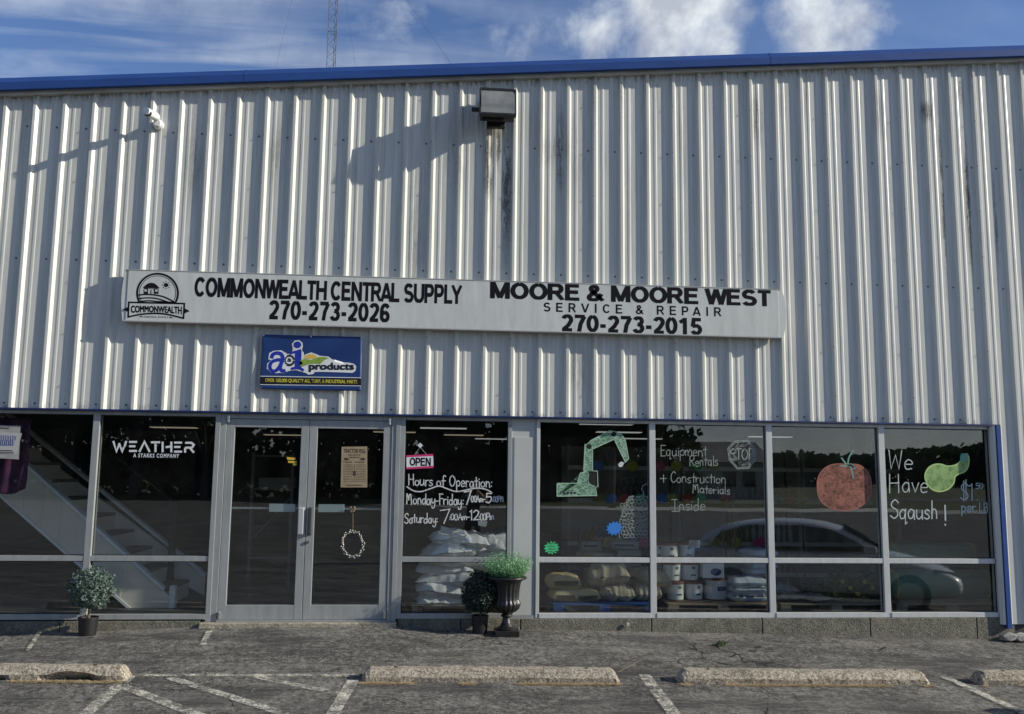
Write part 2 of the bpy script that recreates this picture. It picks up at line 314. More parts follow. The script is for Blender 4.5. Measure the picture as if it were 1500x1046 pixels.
class MB:
    def __init__(s): s.v = []; s.f = []
    def add(s, vs, fs):
        n = len(s.v); s.v += [Vector(v) for v in vs]; s.f += [tuple(i+n for i in f) for f in fs]; return s
    def box(s, x0, x1, y0, y1, z0, z1, T=None):
        vs = [Vector((x, y, z)) for x in (x0, x1) for y in (y0, y1) for z in (z0, z1)]
        if T: vs = [T @ v for v in vs]
        return s.add(vs, [(0, 1, 3, 2), (4, 6, 7, 5), (0, 4, 5, 1), (2, 3, 7, 6), (0, 2, 6, 4), (1, 5, 7, 3)])
    def tube(s, p0, p1, r, n=10, r1=None):
        p0 = Vector(p0); p1 = Vector(p1); r1 = r if r1 is None else r1; d = (p1-p0).normalized()
        a = d.orthogonal().normalized(); b = d.cross(a)
        vs = [p0+(a*cos(2*pi*k/n)+b*sin(2*pi*k/n))*r for k in range(n)]+[p1+(a*cos(2*pi*k/n)+b*sin(2*pi*k/n))*r1 for k in range(n)]
        fs = [(k, (k+1) % n, n+(k+1) % n, n+k) for k in range(n)]+[tuple(range(n))[::-1], tuple(range(n, 2*n))]
        return s.add(vs, fs)
    def path(s, pts, r, n=6):
        for a, b in zip(pts, pts[1:]): s.tube(a, b, r, n)
        return s
    def lathe(s, prof, c, n=24, flute=None):
        c = Vector(c); vs = []; m = len(prof)
        for i, (r, z) in enumerate(prof):
            for k in range(n):
                a = 2*pi*k/n; rr = r*(flute(z, a) if flute else 1); vs.append(c+Vector((rr*cos(a), rr*sin(a), z)))
        fs = [(i*n+k, i*n+(k+1) % n, (i+1)*n+(k+1) % n, (i+1)*n+k) for i in range(m-1) for k in range(n)]
        fs += [tuple(range(n))[::-1], tuple(range((m-1)*n, m*n))]
        return s.add(vs, fs)
    def prism(s, pts, y0, y1):
        """outline in x,z extruded from y0 to y1"""
        n = len(pts); vs = [(p[0], y0, p[1]) for p in pts]+[(p[0], y1, p[1]) for p in pts]
        fs = [tuple(range(n)), tuple(range(n, 2*n))[::-1]]+[(k, k+n, (k+1) % n+n, (k+1) % n) for k in range(n)]
        return s.add(vs, fs)
    def ribbon(s, pts, w, y, cap=True, depth=.0012):
        """thin raised stroke in the x,z plane"""
        pts = [Vector((p[0], 0, p[1])) for p in pts]; q = [pts[0]]
        for p in pts[1:]:
            if (p-q[-1]).length > 1e-4: q.append(p)
        if len(q) < 2: q.append(q[0]+Vector((.001, 0, 0)))
        if cap:
            q[0] = q[0]-(q[1]-q[0]).normalized()*w*.4; q[-1] = q[-1]+(q[-1]-q[-2]).normalized()*w*.4
        L = []; n = len(q)
        for i in range(n):
            a = (q[i]-q[i-1]).normalized() if i else (q[1]-q[0]).normalized(); b = (q[i+1]-q[i]).normalized() if i < n-1 else a
            t = (a+b); t = t.normalized() if t.length > .3 else a
            k = 1/max(.55, t.dot(a)); nn = Vector((-t.z, 0, t.x))*w*.5*k; L.append((q[i]+nn, q[i]-nn))
        vs = []; 
        for a, b in L: vs += [(a.x, y, a.z), (b.x, y, b.z)]
        fs = [(2*i, 2*i+1, 2*i+3, 2*i+2) for i in range(n-1)]
        return s.add(vs, fs)
    def build(s, name, m, parent=None, **k): return link(name, s.v, s.f, m, parent, **k)
def kids(o): return [c for c in bpy.data.objects if c.parent == o]
def copy_thing(root, loc, rotz=None, label=None, group=None):
    def cp(o, par):
        c = o.copy(); COL.objects.link(c)
        if par is not None: c.parent = par
        for k in KID.get(o.name, []): cp(k, c)
        return c
    r = cp(root, None); r.location = loc
    if rotz is not None: r.rotation_euler = (0, 0, rotz)
    if label: r['label'] = label
    if group: r['group'] = group
    return r
KID = {}
def index_kids(root):
    for o in [root]+kids(root): KID[o.name] = kids(o)
def catmull(p, n=6, closed=False):
    if len(p) < 3: return list(p)
    q = ([p[-1]]+list(p)+[p[0], p[1]]) if closed else ([p[0]]+list(p)+[p[-1]])
    out = []
    for i in range(1, len(q)-2):
        a, b, c, d = q[i-1], q[i], q[i+1], q[i+2]
        for k in range(n):
            t = k/n; out.append(tuple(.5*((2*b[j])+(-a[j]+c[j])*t+(2*a[j]-5*b[j]+4*c[j]-d[j])*t*t+(-a[j]+3*b[j]-3*c[j]+d[j])*t**3) for j in range(len(b))))
    if not closed: out.append(tuple(p[-1]))
    return out
def text_mesh(body, x0, x1, z0, z1, y, m, name='lettering', parent=None, bold=.02, space=1.0, shear=0., flip=False):
    cu = bpy.data.curves.new('lettering', 'FONT'); cu.body = body; cu.size = 1; cu.space_character = space; cu.shear = shear; cu.resolution_u = 3; cu.fill_mode = 'FRONT'
    to = bpy.data.objects.new('lettering_source', cu); COL.objects.link(to)
    dg = bpy.context.evaluated_depsgraph_get(); dg.update()
    me = bpy.data.meshes.new_from_object(to.evaluated_get(dg)); v0 = [v.co.copy() for v in me.vertices]; f0 = [tuple(p.vertices) for p in me.polygons]
    bpy.data.objects.remove(to); bpy.data.meshes.remove(me)
    shifts = [(0, 0)] if bold <= 0 else [(i*bold, j*bold*.8) for i, j in ((-1, -1), (1, -1), (-1, 1), (1, 1), (0, 0))]
    if bold > .035: shifts += [(i*bold, j*bold*.8) for i, j in ((0, -1), (0, 1), (-1, 0), (1, 0), (-.5, -1), (.5, -1), (-.5, 1), (.5, 1))]
    vs, fs, layer = [], [], []
    for k, (dx, dy) in enumerate(shifts):
        n = len(vs); vs += [Vector((v.x+dx, v.y+dy, 0)) for v in v0]; fs += [tuple(i+n for i in f) for f in f0]; layer += [k]*len(v0)
    ax, bx = min(v.x for v in vs), max(v.x for v in vs); ay, by = min(v.y for v in vs), max(v.y for v in vs)
    out = [(x0+(v.x-ax)/(bx-ax)*(x1-x0), y-.00006*k, z0+(v.y-ay)/(by-ay)*(z1-z0)) for v, k in zip(vs, layer)]
    if name is None: return out, fs
    return link(name, out, fs, m, parent)
# ------------------------------------------------------------------ shared materials
SID = m_siding(); GLASS = m_glass(); ASPH = m_asphalt(); PAINT = m_paint()
CONC = m_concrete('old_concrete', (.38, .33, .26), (.27, .235, .18), (.10, .085, .06), expo=.5, bd=.006)
FOUND = m_concrete('foundation_concrete', (.20, .19, .15), (.12, .115, .09), (.05, .052, .035))
BLUE = mat('blue_trim_paint', (.022, .065, .23), .6, spec=.2, var=.12, vscale=2, stretch=(1, 1, 5), bump=.0015, bscale=5)
NAVY = mat('navy_flashing', (.008, .022, .10), .5)
TRIM = mat('white_trim_paint', (.52, .52, .49), .5, vcol=(.34, .34, .31), vscale=3, stretch=(1, 1, 6))
ALU2 = mat('bright_aluminium', (.59, .60, .58), .42, metal=.1, vcol=(.49, .50, .485), vscale=5, stretch=(3, 3, .7))
ALU = mat('anodised_aluminium', (.35, .365, .36), .42, metal=.15, vcol=(.27, .285, .28), vscale=5, stretch=(3, 3, .7), bump=.0004, bscale=200)
COLP = mat('pale_grey_cover_panel', (.50, .51, .49), .55, vcol=(.43, .44, .42), vscale=2)
SIGNW = mat('sign_face_white', (.59, .61, .575), .5, vcol=(.49, .505, .48), vscale=4, stretch=(3, 3, .6))
BLACK = mat('black_lettering', (.008, .008, .012), .85, spec=.15)
DARK = mat('dark_interior_wall', (.045, .045, .043), .9, var=.3, vscale=1)
SCREW = mat('screw_head', (.10, .10, .10), .6)
WHITEP = mat('white_vinyl_lettering', (.62, .64, .66), .6)
CHROME = mat('bright_metal', (.62, .62, .62), .25, metal=1)
SLOPE, RZ = .0886, 5.545
def rk(x): return RZ+SLOPE*x
P = .3048
# ------------------------------------------------------------------ ground
def axis(fine0, fine1, step, far, mul=1.5):
    a = []; v = fine0
    while v < fine1-1e-6: a.append(v); v += step
    a.append(fine1); d = step; v = fine1
    while v < far[1]: d *= mul; v += d; a.append(v)
    d = step; v = fine0; pre = []
    while v > far[0]: d *= mul; v -= d; pre.append(v)
    return pre[::-1]+a
gx = axis(-4, 15, .2, (-600, 600)); gy = sorted(set([round(v, 4) for v in axis(-6, 0, .12, (-42, 0)) if v >= -42]+[-42, -.02, .0, .1, .14, 1, 5, 20, 60, 200, 600]))
vs = [(x, y, gz(x, y)) for y in gy for x in gx]; nx = len(gx)
fs = [(j*nx+i, j*nx+i+1, (j+1)*nx+i+1, (j+1)*nx+i) for j in range(len(gy)-1) for i in range(nx-1)]
tag(link('parking_lot', vs, fs, ASPH, smooth=True, center=False), kind='structure')
GRASSM = mat('field_grass', (.045, .075, .02), .95, vcol=(.11, .11, .045), vscale=.15, bump=.05, bscale=6)
ge = gz(0, -42)
tag(link('grass_field', [(-600, -700, ge-.1), (600, -700, ge-.1), (600, -42, ge-.004), (-600, -42, ge-.004)], [(0, 1, 2, 3)], GRASSM), kind='structure')
ROADM = mat('far_road', (.12, .12, .12), .9)
tag(link('road', [(-600, -66, ge+.02), (600, -66, ge+.02), (600, -59, ge+.02), (-600, -59, ge+.02)], [(0, 1, 2, 3)], ROADM), kind='structure')
def stripe(a, b, w, w2=None, extra=0):
    a = gpt(*a); b = gpt(*b); d = b-a; d.z = 0; L = d.length; d.normalize(); nrm = Vector((-d.y, d.x, 0)); n = max(2, int(L/.08)); vs = []
    for i in range(n+1):
        c = a+d*(L*i/n)
        for s in (-1, 1):
            q = c+nrm*s*w*.5*(1+.12*noise.noise(c*9+Vector((s*5, 0, 0)))); vs.append((q.x, q.y, gz(q.x, q.y)+.005+extra))
    return link('painted_line', vs, [(2*i, 2*i+1, 2*i+3, 2*i+2) for i in range(n)], PAINT, lot, smooth=True)
lot = bpy.data.objects['parking_lot']
for k, (a, b, w) in enumerate([((191, 990), (105, 1064), .10), ((196, 990), (520, 990), .065), ((177, 1005), (330, 1064), .10), ((250, 994), (420, 1048), .09), ((374, 992), (505, 1019), .08),
                ((517, 998), (478, 1064), .10), ((944, 990), (1000, 1064), .11), ((1381, 992), (1530, 1060), .09), ((342, 917), (296, 947), .06), ((82, 931), (40, 956), .04)]):
    tag(stripe(a, b, w, extra=.0012*k), kind='structure')

# ------------------------------------------------------------------ the building
wh = thing('warehouse', 'white ribbed metal shop building with blue rake trim above a row of dark shop windows', 'building', (4.6, 0, 0))
# white ribbed siding, one object per metal sheet
def profile(x0):
    """points (x, y) of one metal sheet three ribs wide"""
    pts = []
    for r in range(3):
        o = x0+r*P; c = o+.0375
        pts += [(c-.0375, -.020), (c-.0135, -.052), (c+.0135, -.052), (c+.0375, -.020)]
        for q in (.108, .208): pts += [(o+q, -.020), (o+q+.011, -.0238), (o+q+.031, -.0238), (o+q+.042, -.020)]
    return pts+[(x0+3*P, -.020)]
for k in range(-4, 16):
    x0 = k*3*P; pts = profile(x0); right = x0 > 10.9
    zb = -.0 if right else 2.213
    if right: zb = .01
    vs = []
    for i, (x, y) in enumerate(pts):
        if i == 0: y += .001
        jit = .0015*(k % 3)
        vs += [(x, y-.0, zb-jit), (x, y, rk(x)+.05)]
    link('siding_panel', vs, [(2*i, 2*i+2, 2*i+3, 2*i+1) for i in range(len(pts)-1)], SID, wh)
b = MB()
for i in range(-12, 48):
    for z, dx in ((2.262, -.035), (3.79, -.035), (at(1000, 228).z, -.035)):
        if z < 2.3 and i > 35: continue
        x = i*P+dx; b.tube((x, -.0195, z), (x, -.028, z), .007, 6); b.tube((x, -.0195, z), (x, -.0225, z), .0115, 8)
    if i % 3 == 0:
        z = 2.5
        while z < rk(i*P)-.1:
            b.tube((i*P+.030, -.03, z), (i*P+.010, -.062, z), .006, 6) if False else b.tube((i*P+.02, -.050, z), (i*P+.02, -.058, z), .006, 6); z += .55
tag(b.build('siding_screws', SCREW, wh), kind='stuff')
# concrete and steel shell behind the sheets
b = MB(); b.box(-4, 11.0, .002, .10, 2.215, 5.3).box(11.09, 15, .002, .10, -.3, 5.3); b.build('wall_frame', DARK, wh)
b = MB(); b.box(-4, 11.0, .1005, .16, 2.22, 2.9); b.build('wall_lining', DARK, wh)
for (x0, x1, y0, y1, z0, z1) in ((-4.1, -4.0, 0, 17, -.3, 5.2), (15, 15.1, 0, 17, -.3, 6.7), (-4.1, 15.1, 17, 17.1, -.3, 5.2)):
    MB().box(x0, x1, y0, y1, z0, z1).build('side_wall', DARK, wh)
ROOFM = mat('galvalume_roof', (.4, .41, .42), .4, metal=.6)
vs = []
for y in (-.02, 17.1):
    for x in (-4.3, 15.3): vs += [(x, y, rk(x)+.10), (x, y, rk(x)+.16)]
link('roof', vs, [(0, 2, 3, 1), (4, 5, 7, 6), (0, 1, 5, 4), (2, 6, 7, 3), (1, 3, 7, 5), (0, 4, 6, 2)], ROOFM, wh)
def sweep(name, prof, xa, xb, m, base=rk, cap=True):
    n = len(prof); vs = [(x, y, base(x)+z) for x in (xa, xb) for (y, z) in prof]
    fs = [(i, (i+1) % n, n+(i+1) % n, n+i) for i in range(n)]+[tuple(range(n))[::-1], tuple(range(n, 2*n))]
    return link(name, vs, fs, m, wh)
sx = [-4.3, at(358, 125, -.14).x, at(1130, 92, -.14).x, 15.2]
for a, b_ in zip(sx, sx[1:]):
    j = .002
    sweep('blue_rake_trim', [(-.139, .030), (-.146, .034), (-.146, .118), (-.088, .192), (.02, .202), (.02, .168), (-.082, .16), (-.094, .034)], a+j, b_-j, BLUE)
    sweep('white_eave_strip', [(-.078, .0), (-.083, .004), (-.083, .060), (-.092, .066), (-.092, .097), (.0, .097), (.0, .0)], a+.12+j, b_+.12-j, TRIM)
    if b_ < 14: sweep('trim_joint_cover', [(-.1475, .032), (-.1475, .119), (-.0895, .195), (-.081, .195), (-.139, .119), (-.139, .032)], b_-.010, b_+.012, BLUE)
# blue edge trims round the shop front
MB().box(-4, 11.085, -.058, -.0005, 2.196, 2.2125).build('head_flashing', NAVY, wh)
MB().box(11.032, 11.088, -.062, .098, -.03, 2.1955).build('blue_jamb_trim', BLUE, wh, bevel=.003)
# foundation blocks under the windows
def fb(xa, xb, top): 
    b = MB(); b.box(xa, xb, -.012, .12, -.36, top); return b.build('foundation_block', FOUND, wh, bevel=.006)
xs = [-2.6, -1.0, at(88, 915).x, 2.36]; 
for a, c in zip(xs, xs[1:]): fb(a+.004, c-.004, .068)
xs = [4.36, at(762, 915).x, at(954, 915).x, at(1116, 915).x, at(1274, 915).x, at(1430, 915).x, 11.16]
xs.insert(1, 5.02)
for a, c in zip(xs, xs[1:]): fb(a+.005, c-.005, .079)
STEP = m_concrete('door_step_concrete', (.42, .37, .28), (.30, .27, .21), expo=.25)
MB().box(2.364, 4.352, -.10, .115, -.3, .055).build('door_step', STEP, wh, bevel=.008)
b = MB(); b.box(-2.6, 11.0, .1215, .125, -.3, .05); b.build('floor_edge', FOUND, wh)
FLOORM = mat('shop_floor_concrete', (.17, .165, .155), .55, vcol=(.10, .10, .095), vscale=1.5)
MB().box(-3.99, 14.99, .126, 16.99, -.3, .05).build('shop_floor', FLOORM, wh)
CEIL = mat('ceiling_tile', (.10, .10, .098), .95)
MB().box(-3.99, 14.99, .17, 16.99, 2.50, 2.58).build('ceiling', CEIL, wh)
LAMPW = mat('fluorescent_diffuser', (.85, .88, .84), .5, emis=.28)
LAMPY = mat('warm_fluorescent_diffuser', (.85, .72, .52), .5, emis=.22)
# window bays
Y0, Y1, YG = 0.0, .105, .045
ZS, ZSG, ZT0, ZT1, ZH, ZHT = .082, .135, .662, .716, 2.158, 2.194
def bay(x0, x1, lw, rw, label, zs=ZS, plain=False):
    ALU = ALU2 if x0 > 5 else MATS['anodised_aluminium']
    b = MB(); b.box(x0, x0+lw, Y0, Y1, zs, ZHT)
    if rw: b.box(x1-rw, x1, Y0, Y1, zs, ZHT)
    xe = x1-rw
    b.box(x0+lw+.0005, xe-.0005, Y0+.002, Y1, ZH, ZHT); b.box(x0+lw+.0005, xe-.0005, Y0-.006, Y1, zs, ZSG)
    w = b.build('window', ALU, wh, bevel=.0025); tag(w, label)
    # glazing beads
    q = MB().box(x0+lw+.0005, xe-.0005, Y0+.003, Y1-.002, ZT0, ZT1); q.build('transom', ALU, w, bevel=.0025)
    for z0, z1 in ((ZSG-.01, ZT0+.01), (ZT1-.01, ZH+.01)):
        MB().box(x0+lw-.008, xe+.008, YG, YG+.006, z0, z1).build('pane', GLASS, w)
    GK = mat('black_glazing_gasket', (.015, .015, .015), .7)
    g = MB()
    for z0, z1 in ((ZSG, ZT0), (ZT1, ZH)):
        a0, a1 = x0+lw, xe
        g.box(a0+.0005, a0+.009, YG-.009, YG-.001, z0+.001, z1-.001); g.box(a1-.009, a1-.0005, YG-.009, YG-.001, z0+.001, z1-.001)
        g.box(a0+.0095, a1-.0095, YG-.009, YG-.001, z0+.0005, z0+.009); g.box(a0+.0095, a1-.0095, YG-.009, YG-.001, z1-.009, z1-.0005)
    g.build('gasket', GK, w)
    return w
wA0 = bay(-2.5, -.02, .055, 0, 'far left window mostly outside the picture')
wA = bay(-.02, 1.162, .065, 0, 'window with a paper notice and purple cloth behind it, left of the lettered window')
wB = bay(1.1625, 2.404, .066, .0, 'window with white company lettering left of the doors')
wC = bay(4.340, 5.536, .050, .040, 'window with the chalked opening hours right of the doors')
wD = bay(5.806, 7.050, .038, 0, 'window with the green digger drawing')
wE = bay(7.0505, 8.368, .066, 0, 'window with the chalked rentals and stop sign lettering')
wF = bay(8.3685, 9.669, .067, 0, 'window with the red tomato drawing')
wG = bay(9.6695, 11.030, .068, .040, 'window with the green squash drawing')
# column cover between the doors bay and the digger window
MB().box(5.5365, 5.8055, .02, .12, -.02, ZHT).build('column_cover', COLP, wh, bevel=.002)
MB().box(5.5365, 5.8055, .005, .0195, .07, .115).build('column_base_strip', ALU, wh)
tag(MB().box(5.565, 5.775, .011, .0195, .1155, 1.99).build('column_panel', COLP, wh, bevel=.002), 'raised flat panel on the column cover')
# double doors
JA = MB(); JA.box(2.4045, 2.455, -.004, .11, .056, ZHT).box(2.4555, 2.517, .004, .11, .056, ZHT).box(4.246, 4.290, .004, .11, .056, ZHT).box(4.2905, 4.3395, -.004, .11, .056, ZHT).box(2.5175, 4.2455, .002, .11, 2.142, ZHT)
dfr = JA.build('door_frame', ALU, wh, bevel=.003)
MB().box(2.5175, 4.2455, -.02, .11, .0555, .070).build('threshold', ALU, wh, bevel=.002)
def door(x0, x1, hs, label):
    """glazed aluminium leaf, handle stile on side hs"""
    b = MB(); s = .082; zb, zt = .073, 2.137
    b.box(x0, x0+s, .010, .055, zb, zt).box(x1-s, x1, .010, .055, zb, zt).box(x0+s+.0005, x1-s-.0005, .011, .055, zb, .222).box(x0+s+.0005, x1-s-.0005, .011, .055, 2.052, zt)
    d = b.build('door', ALU, wh, bevel=.003); tag(d, label)
    MB().box(x0+s-.006, x1-s+.006, .028, .034, .215, 2.06).build('pane', GLASS, d)
    zp = 1.208; q = MB(); q.box(x0+s+.001, x1-s-.001, .060, .078, zp-.012, zp+.010); q.build('push_bar', ALU, d, bevel=.003)
    px0 = x1-.39 if hs > 0 else x0+.115
    MB().box(px0, px0+.27, .050, .085, zp-.038, zp+.045).build('push_pad', mat('pale_green_pad', (.42, .50, .50), .5), d, bevel=.004)
    hx = x1-.045 if hs > 0 else x0+.040
    z0, z1 = at(438, 784).z, at(438, 743).z
    if hs > 0:
        MB().box(hx-.030, hx+.030, -.004, .009, z0, z1).box(hx-.026, hx+.028, -.030, -.0045, z0+.01, z1-.005).build('pull_handle', mat('satin_handle', (.75, .75, .73), .35, metal=.6), d, bevel=.006)
    else:
        MB().box(hx-.022, hx+.022, -.004, .009, z0, z1).box(hx-.010, hx+.020, -.032, -.0045, z0+.01, z1-.005).build('pull_handle', mat('dark_handle', (.10, .10, .11), .4, metal=.6), d, bevel=.006)
        MB().tube((hx-.012, .009, at(449, 794).z), (hx-.012, -.006, at(449, 794).z), .017, 16).build('lock_cylinder', CHROME, d)
    hxx = x0+.018 if hs > 0 else x1-.018
    for zz in (.085, 2.10): MB().tube((hxx, -.006, zz), (hxx, -.006, zz+.07), .013, 12).build('pivot', CHROME, d, bevel=.002)
    return d
dL = door(2.521, 3.375, 1, 'left glass door leaf with the pale pull handle')
dR = door(3.381, 4.242, -1, 'right glass door leaf with the poster and bead wreath')

# ------------------------------------------------------------------ long sign board
sg = thing('store_sign', 'long white sign board with black shop names and two phone numbers', 'sign', (5.0, -.10, 3.4))
YS = -.135
xa, xb = at(186, 430, YS).x, at(1141, 460, YS).x
zt, zb_ = (at(300, 399, YS).z+at(1000, 418, YS).z)/2, (at(300, 474, YS).z+at(1000, 491, YS).z)/2
SGX = [xa, at(518, 450, YS).x, at(842, 460, YS).x, xb]
for a, c in zip(SGX, SGX[1:]):
    MB().box(a+.0012, c-.0012, YS, -.056, zb_+.012, zt-.008).build('sign_panel', SIGNW, sg, bevel=.002)
# rounded ends
for s, x, xo in ((-1, xa, at(177, 440, YS).x), (1, xb, at(1152, 455, YS).x)):
    pts = [(x, zb_+.012), (x, zt-.008)]
    for t in range(9):
        u = t/8; z = zt-.010+(zb_+.014-zt+.010)*u; pts.append((x+(xo-x)*(.55+.45*sin(pi*u)), z))
    pts = [(p[0], p[1]) for p in pts]
    if s < 0: pts = pts[::-1]
    MB().prism([pts[i] for i in range(len(pts))], YS+.006, -.056).build('end_cap', SIGNW, sg)
MB().box(xa-.03, xb+.03, YS-.006, -.056, zb_-.002, zb_+.0115).build('bottom_rail', mat('sign_edge_grey', (.40, .40, .39), .5), sg, bevel=.002)
MB().box(xa-.03, xb+.03, YS-.004, -.056, zt-.0075, zt).build('top_rail', TRIM, sg)
YL = YS-.0008
def trect(l, t, r, b, Y=YL):
    """pixel box of a line of text (left baseline y, right baseline y) to world rectangle"""
    return at(l, b, Y).x, at(r, b, Y).x, at((l+r)/2, b, Y).z, at((l+r)/2, t, Y).z
# heavy grotesque capitals drawn as strokes: (width, stroke, stroke, ...), points in em of cap height
def _arc(cx, cy, rx, ry, a0, a1, n=14): return [(cx+rx*cos(radians(a0+(a1-a0)*i/n)), cy+ry*sin(radians(a0+(a1-a0)*i/n))) for i in range(n+1)]
h_ = .095
BG = {
'C': (.76, _arc(.39, .5, .29, .405, 38, 322, 22)), 'O': (.82, _arc(.41, .5, .31, .405, 90, 450, 26)),
'M': (.88, [(.10, 0), (.10, 1)], [(.78, 0), (.78, 1)], [(.12, .96), (.44, .05)], [(.76, .96), (.44, .05)]),
'D': (.76, [(.10, 0), (.10, 1)], [(.10, .91), (.34, .91)]+_arc(.34, .5, .31, .41, 90, -90, 12)+[(.10, .09)]),
'N': (.76, [(.10, 0), (.10, 1)], [(.66, 0), (.66, 1)], [(.12, .97), (.64, .03)]),
'W': (1.0, [(.06, 1), (.27, .02)], [(.27, .02), (.50, .96)], [(.50, .96), (.73, .02)], [(.73, .02), (.94, 1)]),
'E': (.68, [(.10, 0), (.10, 1)], [(.10, .91), (.63, .91)], [(.10, .52), (.59, .52)], [(.10, .09), (.65, .09)]),
'A': (.76, [(.05, 0), (.38, .97)], [(.38, .97), (.71, 0)], [(.17, .28), (.59, .28)]),
'L': (.63, [(.10, 0), (.10, 1)], [(.10, .09), (.60, .09)]), 'T': (.66, [(.33, 0), (.33, .98)], [(.02, .91), (.64, .91)]),
'H': (.76, [(.10, 0), (.10, 1)], [(.66, 0), (.66, 1)], [(.10, .52), (.66, .52)]),
'R': (.76, [(.10, 0), (.10, 1)], [(.10, .91), (.42, .91)]+_arc(.42, .695, .19, .215, 80, -90, 10)+[(.10, .48)], [(.40, .46), (.68, 0)]),
'P': (.70, [(.10, 0), (.10, 1)], [(.10, .91), (.40, .91)]+_arc(.40, .67, .19, .24, 80, -90, 10)+[(.10, .43)]),
'S': (.70, _arc(.35, .70, .235, .21, 25, 230, 14)+_arc(.35, .295, .255, .215, 65, -160, 14)),
'U': (.76, [(.10, 1), (.10, .40)]+_arc(.38, .37, .28, .285, 180, 360, 14)+[(.66, 1)]),
'Y': (.72, [(.04, 1), (.36, .45)], [(.68, 1), (.36, .45)], [(.36, .50), (.36, 0)]),
'V': (.72, [(.04, 1), (.36, .03)], [(.68, 1), (.36, .03)]), 'I': (.30, [(.15, 0), (.15, 1)]),
'&': (.80, [(.74, .02), (.25, .60)]+_arc(.33, .76, .135, .155, 205, -40, 12)+[(.20, .42)]+_arc(.30, .24, .20, .165, 130, 300, 10)+[(.52, .18), (.66, .46)]),
'0': (.62, _arc(.31, .5, .21, .41, 90, 450, 22)), '1': (.62, [(.36, 0), (.36, .98)], [(.37, .90), (.10, .70)]),
'2': (.62, _arc(.31, .69, .20, .22, 165, -25, 12)+[(.36, .36), (.12, .12)], [(.05, .09), (.56, .09)]),
'3': (.62, _arc(.30, .715, .185, .195, 160, -75, 12)+[(.27, .52)], [(.27, .54)]+_arc(.30, .295, .205, .215, 80, -165, 12)),
'5': (.62, [(.55, .90), (.18, .90), (.12, .48)], [(.11, .52)]+_arc(.30, .305, .205, .225, 115, -160, 14)),
'6': (.62, _arc(.31, .30, .195, .215, 90, 450, 18), [(.51, .76)]+_arc(.33, .58, .215, .33, 65, 182, 12)+[(.115, .30)]),
'7': (.62, [(.05, .90), (.56, .90)], [(.54, .90), (.34, .45), (.27, 0)]), '-': (.38, [(.05, .37), (.33, .37)]), ' ': (.24,)}
KERN = {'LT': .08, 'LY': .10, 'EA': .04, 'RA': .06, 'AL': .04, 'WE': .04, 'NW': .05, 'OR': .02, 'TR': .04, 'PA': .10, 'TH': .02}
def block_text(body, l, r, t, b, w=.19, parent=sg, m=BLACK, Y=YL, gap=.0, name='lettering'):
    x0, x1, z0, z1 = trect(l, t, r, b, Y); W = sum(BG[c][0]+gap for c in body)-gap; H = z1-z0; sx = (x1-x0)/(W*H); mb = MB(); x = 0; k = 0; i_ = 0; sx = (x1-x0)/((W-sum(KERN.get(body[i:i+2], 0) for i in range(len(body)-1)))*H)
    for c in body:
        for s in BG[c][1:]:
            k += 1; ps = [(x+a, q_) for a, q_ in s]; n = len(mb.v)
            # stroke in em space with even weight, then stretched like the type itself
            mb.ribbon(ps, w, Y-.00007*(k % 5), cap=False)
            for v in mb.v[n:]: v.x = x0+v.x*H*sx; v.z = z0+min(max(v.z, 0), 1)*H
        x += BG[c][0]+gap; i_ += 1; nx_ = body[i_] if i_ < len(body) else ' '
        x -= KERN.get(c+nx_, 0)
    o = mb.build(name, m, parent)
    if gap > .3: o['kind'] = 'stuff'
    return o
def sign_text(body, l, r, t, b, bold, parent=sg, m=BLACK, Y=YL, name='lettering', **k):
    x0, x1, z0, z1 = trect(l, t, r, b, Y); return text_mesh(body, x0, x1, z0, z1, Y, m, name, parent, bold, **k)
block_text('COMMONWEALTH CENTRAL SUPPLY', 284, 676, 411.5, 440, .215, gap=.03)
block_text('270-273-2026', 393, 571, 442, 470, .21, gap=.03)
block_text('MOORE & MOORE WEST', 718, 1130, 419, 443, .225, gap=.04)
block_text('SERVICE & REPAIR', 796, 1057, 446.5, 460, .17, gap=.52)
block_text('270-273-2015', 822, 1029, 463, 488, .215, gap=.03)
# roundel logo (drawn on the sign face)
def Lp(u, v): return at(170+u/11.54, 390+v/11.54, YL)
def L2(u, v): p = Lp(u, v); return (p.x, p.z)
lg = MB()
def circ(cx, cy, rx, ry, a0, a1, n=40): return [L2(cx+rx*cos(a0+(a1-a0)*i/n), cy+ry*sin(a0+(a1-a0)*i/n)) for i in range(n+1)]
lg.ribbon(circ(702, 455, 345, 328, radians(150), radians(390)), .021, YL, cap=False)
lg.ribbon(circ(702, 455, 308, 292, radians(152), radians(388)), .006, YL, cap=False)
def poly(pts, m_=lg, y=YL): 
    n = len(pts); m_.add([(p[0], y, p[1]) for p in pts], [tuple(range(n))])
bs = [L2(u, v) for u, v in ((468, 465), (468, 372), (720, 380), (716, 470))]
for q in ([(466, 462), (466, 385), (480, 372), (480, 462)], [(520, 466), (520, 372), (540, 372), (540, 466)], [(640, 468), (640, 376), (662, 376), (662, 468)], [(705, 470), (705, 380), (718, 380), (718, 470)],
          [(480, 462), (480, 428), (520, 430), (520, 464)], [(662, 466), (662, 430), (705, 432), (705, 468)], [(580, 466), (580, 400), (597, 400), (597, 466)], [(480, 388), (480, 370), (520, 371), (520, 390)], [(662, 390), (662, 374), (705, 378), (705, 392)]):
    poly([L2(*p) for p in q])
poly([L2(*p) for p in ((448, 368), (500, 318), (545, 288), (598, 278), (650, 290), (700, 328), (738, 374))])
poly([L2(*p) for p in ((540, 384), (540, 376), (642, 380), (642, 388))])
poly(circ(846, 318, 40, 36, 0, 2*pi, 16)[:-1])
